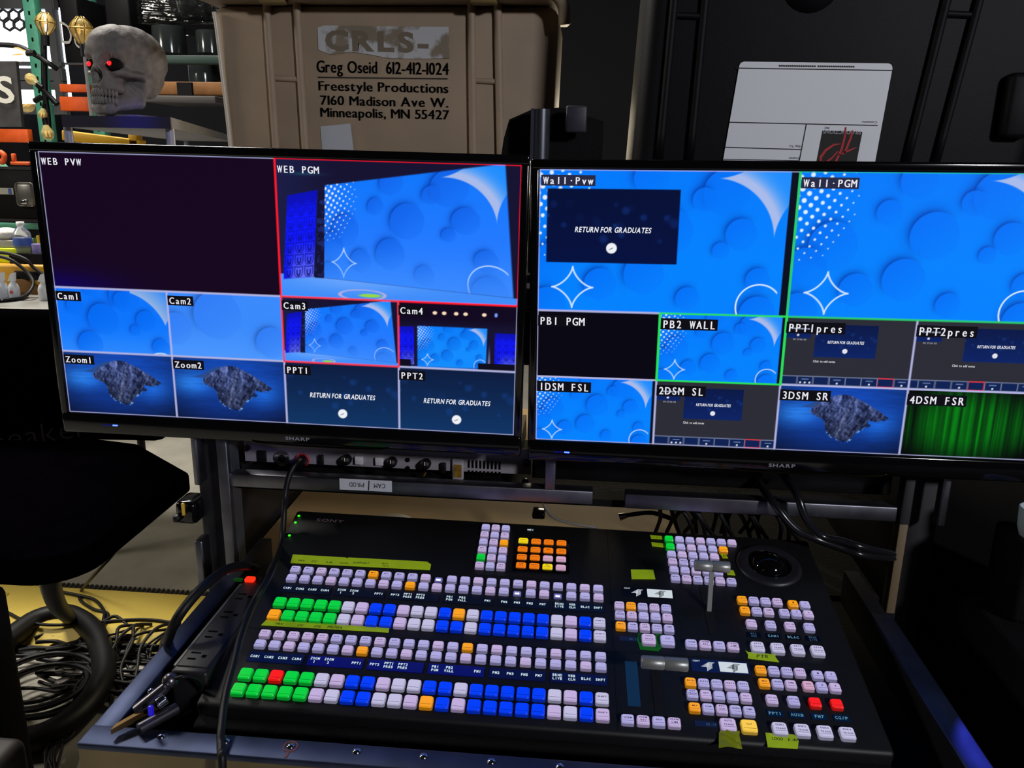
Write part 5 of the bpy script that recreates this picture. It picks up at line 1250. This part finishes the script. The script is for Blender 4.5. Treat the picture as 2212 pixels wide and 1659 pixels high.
for i, (k, c) in enumerate((('green', (60, 120, 40)), ('yellow', (210, 190, 40)), ('red', (170, 50, 60)), ('white', (200, 200, 200)), ('grey', (120, 120, 120)))):
    o = MB().cyl((a.x - .022 + i * .011, 2.80, b_.z - .02), (a.x - .024 + i * .012, 2.80, b_.z + .018 + .008 * (i % 3)), .0055, seg=10).build('marker', mat('marker_' + k, c, .5)); tag(o, k + ' marker standing in the marker cup', 'marker')
cable('black cable drooping over the yellow tool case', [at(-10, 545, 2.7), at(20, 548, 2.7), at(55, 560, 2.7), at(75, 580, 2.7), at(110, 605, 2.7)], .006)
cable('black cable curving down past the spray bottles to the table', [at(-10, 552, 2.68), at(25, 562, 2.68), at(60, 590, 2.68), at(72, 612, 2.66), at(60, 635, 2.62), at(35, 648, 2.6)], .006)

# ---------------------------------------------------------------- padded chair at left
ch = thing('padded_chair', 'black padded chair with faint lettering on its backrest, left of the tray', 'chair', (-1.35, 1.85, 0))
fabric = mat('black_upholstery', (4, 3, 5), .9, spec=0, var=.25, bump=.2, bscale=350)
zs_ = .70
mb = MB(); bm = bmesh.new()
pts = [(-1.9, 1.33), (-.938, 1.33), (-.938, 1.81), (-1.16, 1.985), (-1.9, 2.12)]
VV = [bm.verts.new((x, y, z)) for z in (zs_ - .06, zs_) for x, y in pts]
for q in ((4, 3, 2, 1, 0), (5, 6, 7, 8, 9), (0, 1, 6, 5), (1, 2, 7, 6), (2, 3, 8, 7), (3, 4, 9, 8), (4, 0, 5, 9)): bm.faces.new([VV[i] for i in q])
bm.edges.ensure_lookup_table()
bmesh.ops.bevel(bm, geom=[e for e in bm.edges if abs(e.verts[0].co.z - e.verts[1].co.z) > .01 and e.verts[0].co.y < 1.5], offset=.11, segments=8, profile=.5, affect='EDGES')
bmesh.ops.bevel(bm, geom=[e for e in bm.edges if abs(e.verts[0].co.z - e.verts[1].co.z) < .01 and len(e.link_faces) == 2 and e.calc_face_angle(0) > .8], offset=.014, segments=3, profile=.5, affect='EDGES')
mb._bm(bm, 0, True); mb.build('seat', mat('seat_vinyl', (3, 2, 4), .9, var=.2, spec=0), ch)
br_ = MB(); zt_ = at(60, 690, 2.05).z
br_.box((-1.52, 2.06, (zt_ + zs_) / 2 + .0), (.80, .09, zt_ - zs_ + .05), bev=.04, seg=4, rot=Matrix.Rotation(R(4), 3, 'Z')); bk_ = br_.build('backrest', fabric, ch)
lt2 = MB(); o = at(22, 966, 1.985); ax = (at(192, 940, 2.0) - o).normalized()
lt2s = 'peaker'; put_text(lt2, lt2s, o + Vector((-.03, -.03, 0)), ax, (0, 0, 1), .058, width=.27, bold=-.012); lt2.build('lettering', mat('faded_print', (58, 46, 50), .8), bk_)
MB().tube([at(106, 1210, 1.42), at(107, 1240, 1.44), at(112, 1275, 1.54), at(126, 1310, 1.75), atz(150, 1334, .05)], .021, seg=14).build('support_tube', BLACK, ch)
pc = [atz(0, 1392, .04), atz(80, 1340, .04), atz(150, 1330, .04), atz(205, 1370, .04), atz(225, 1440, .04), atz(205, 1500, .04), atz(150, 1560, .04), atz(60, 1600, .04), atz(-80, 1600, .04), atz(-160, 1500, .04), atz(-90, 1420, .04)]
MB().tube(pc, .034, seg=14, closed=True).build('foot_ring', BLACK, ch)
# dark upholstered objects cut off by the lower left corner
a = atz(-30, 1500, .30); tag(MB().box((a.x + .02, a.y - .02, .28), (.10, .10, .56), bev=.02).build('black_road_case', MATTE), 'black case corner cut off by the left edge beside the cable coil', 'road case')
a = at(-22, 1650, 1.05); tag(MB().box((a.x, a.y, a.z - .03), (.07, .10, .10), bev=.02, seg=4).build('brown_armrest', mat('dark_brown_leather', (22, 11, 8), .6)), 'dark brown rounded pad in the lower left corner', 'armrest')

# cable tangle on the floor
cable('thin black cable curling from the chair down to the yellow ramp', [at(270, 1150, 1.9), at(245, 1195, 1.9), at(210, 1235, 1.95), atz(176, 1275, .05), atz(173, 1295, .05), atz(200, 1315, .05), atz(232, 1325, .05), atz(228, 1345, .05), atz(215, 1360, .06), atz(240, 1390, .03)], .005)
cable('thin black cable snaking along the top of the yellow ramp', [atz(130, 1278, .05), atz(170, 1286, .052), atz(205, 1296, .052), atz(225, 1320, .052), atz(225, 1340, .052), atz(252, 1332, .055), atz(290, 1365, .03)], .005)
cable('thin black cable at the far left of the yellow ramp', [atz(-10, 1310, .05), atz(20, 1325, .05), atz(60, 1343, .05), atz(130, 1350, .05), atz(300, 1338, .05), atz(390, 1348, .05)], .005)
random.seed(11)
for i in range(18):
    x0, y0 = 20 + random.random() * 120, 1372 + i * 6.5 + random.random() * 10
    n_ = [atz(x0 + k * (34 + random.random() * 14), y0 - k * (6 - i * .55) + random.uniform(-9, 9), .012 + .003 * (i % 6) + random.random() * .02) for k in range(8)]
    cable('black cable in the tangle on the floor between the chair and the tray', n_, random.choice((.005, .006, .007)), group='cables tangled on the floor')
for i in range(9):
    x0 = 235 + i * 15 + random.uniform(-8, 8); q = lambda s_: random.uniform(-s_, s_)
    cable('black cable drooping from the tray side to the floor tangle', [atz(x0 + 70 + q(25), 1352 + q(14), .05), atz(x0 + 30 + q(15), 1358 + q(12), .07), atz(x0 + 4 + q(12), 1384 + q(14), .06), atz(x0 - 12 + q(10), 1425 + q(20), .04), atz(x0 + q(14), 1480 + q(16), .02), atz(x0 + 20 + q(20), 1530, .012)], random.choice((.0035, .0045, .005)), group='cables drooping beside the tray')
for i in range(7):
    q = lambda s_: random.uniform(-s_, s_)
    cable('black cable looping on the pale floor by the tray corner', [atz(115 + q(25), 1690, .02), atz(120 + q(22), 1630 + q(16), .03), atz(140 + q(20), 1585 + q(16), .03), atz(158 + q(14), 1535 + q(16), .04), atz(170 + q(10), 1490 + q(14), .05), atz(195 + q(14), 1450, .04)], .0038, group='cables looping by the tray corner')
for i in range(5):
    c = atz(85 + i * 3, 1462 + i * 7, .02 + i * .012); rr = .105 + .014 * (i % 3)
    o = MB().torus(c, rr, .0065, (random.uniform(-.1, .1), random.uniform(-.1, .1), 1), seg=48, ring=8).build('cable_loop', RUBBER); tag(o, 'coiled black cable loop lying inside the foot ring', 'cable', 'coiled cable loops')
o = MB().box(atz(205, 1440, .02), (.03, .22, .022), bev=.004, rot=Matrix.Rotation(R(-28), 3, 'Z')).build('metal_bar', mat('bar_grey', (120, 112, 108), .4, .4)); tag(o, 'short grey metal bar among the floor cables', 'bar')
# right edge of the picture
p = at(2238, 1112, 1.12)
o = thing('plastic_cup', 'pale translucent cup cut off by the right edge', 'cup', (p.x, p.y, p.z - .03))
MB().lathe([(.016, -.012), (.02, .0), (.022, .03), (.02, .03), (.017, .002), (.001, .0)], (p.x, p.y, p.z - .02), seg=24).build('cup', mat('pale_cup', (190, 205, 205), .3), o)
zb = p.z - .032
tag(MB().box((p.x + .03, 1.13, zb - .06), (.11, .09, .12), bev=.008).build('black_box', MATTE), 'small black box at the right edge with the pale cup on top', 'box')
tag(MB().box((1.09, 1.25, (zb - .12) / 2), (1.0, 1.5, zb - .12), bev=.01).build('side_filler', MATTE), 'dark low cabinet added at the right edge to hide the lit floor', 'filler')  # dark block added to cover the lit floor beside the rack
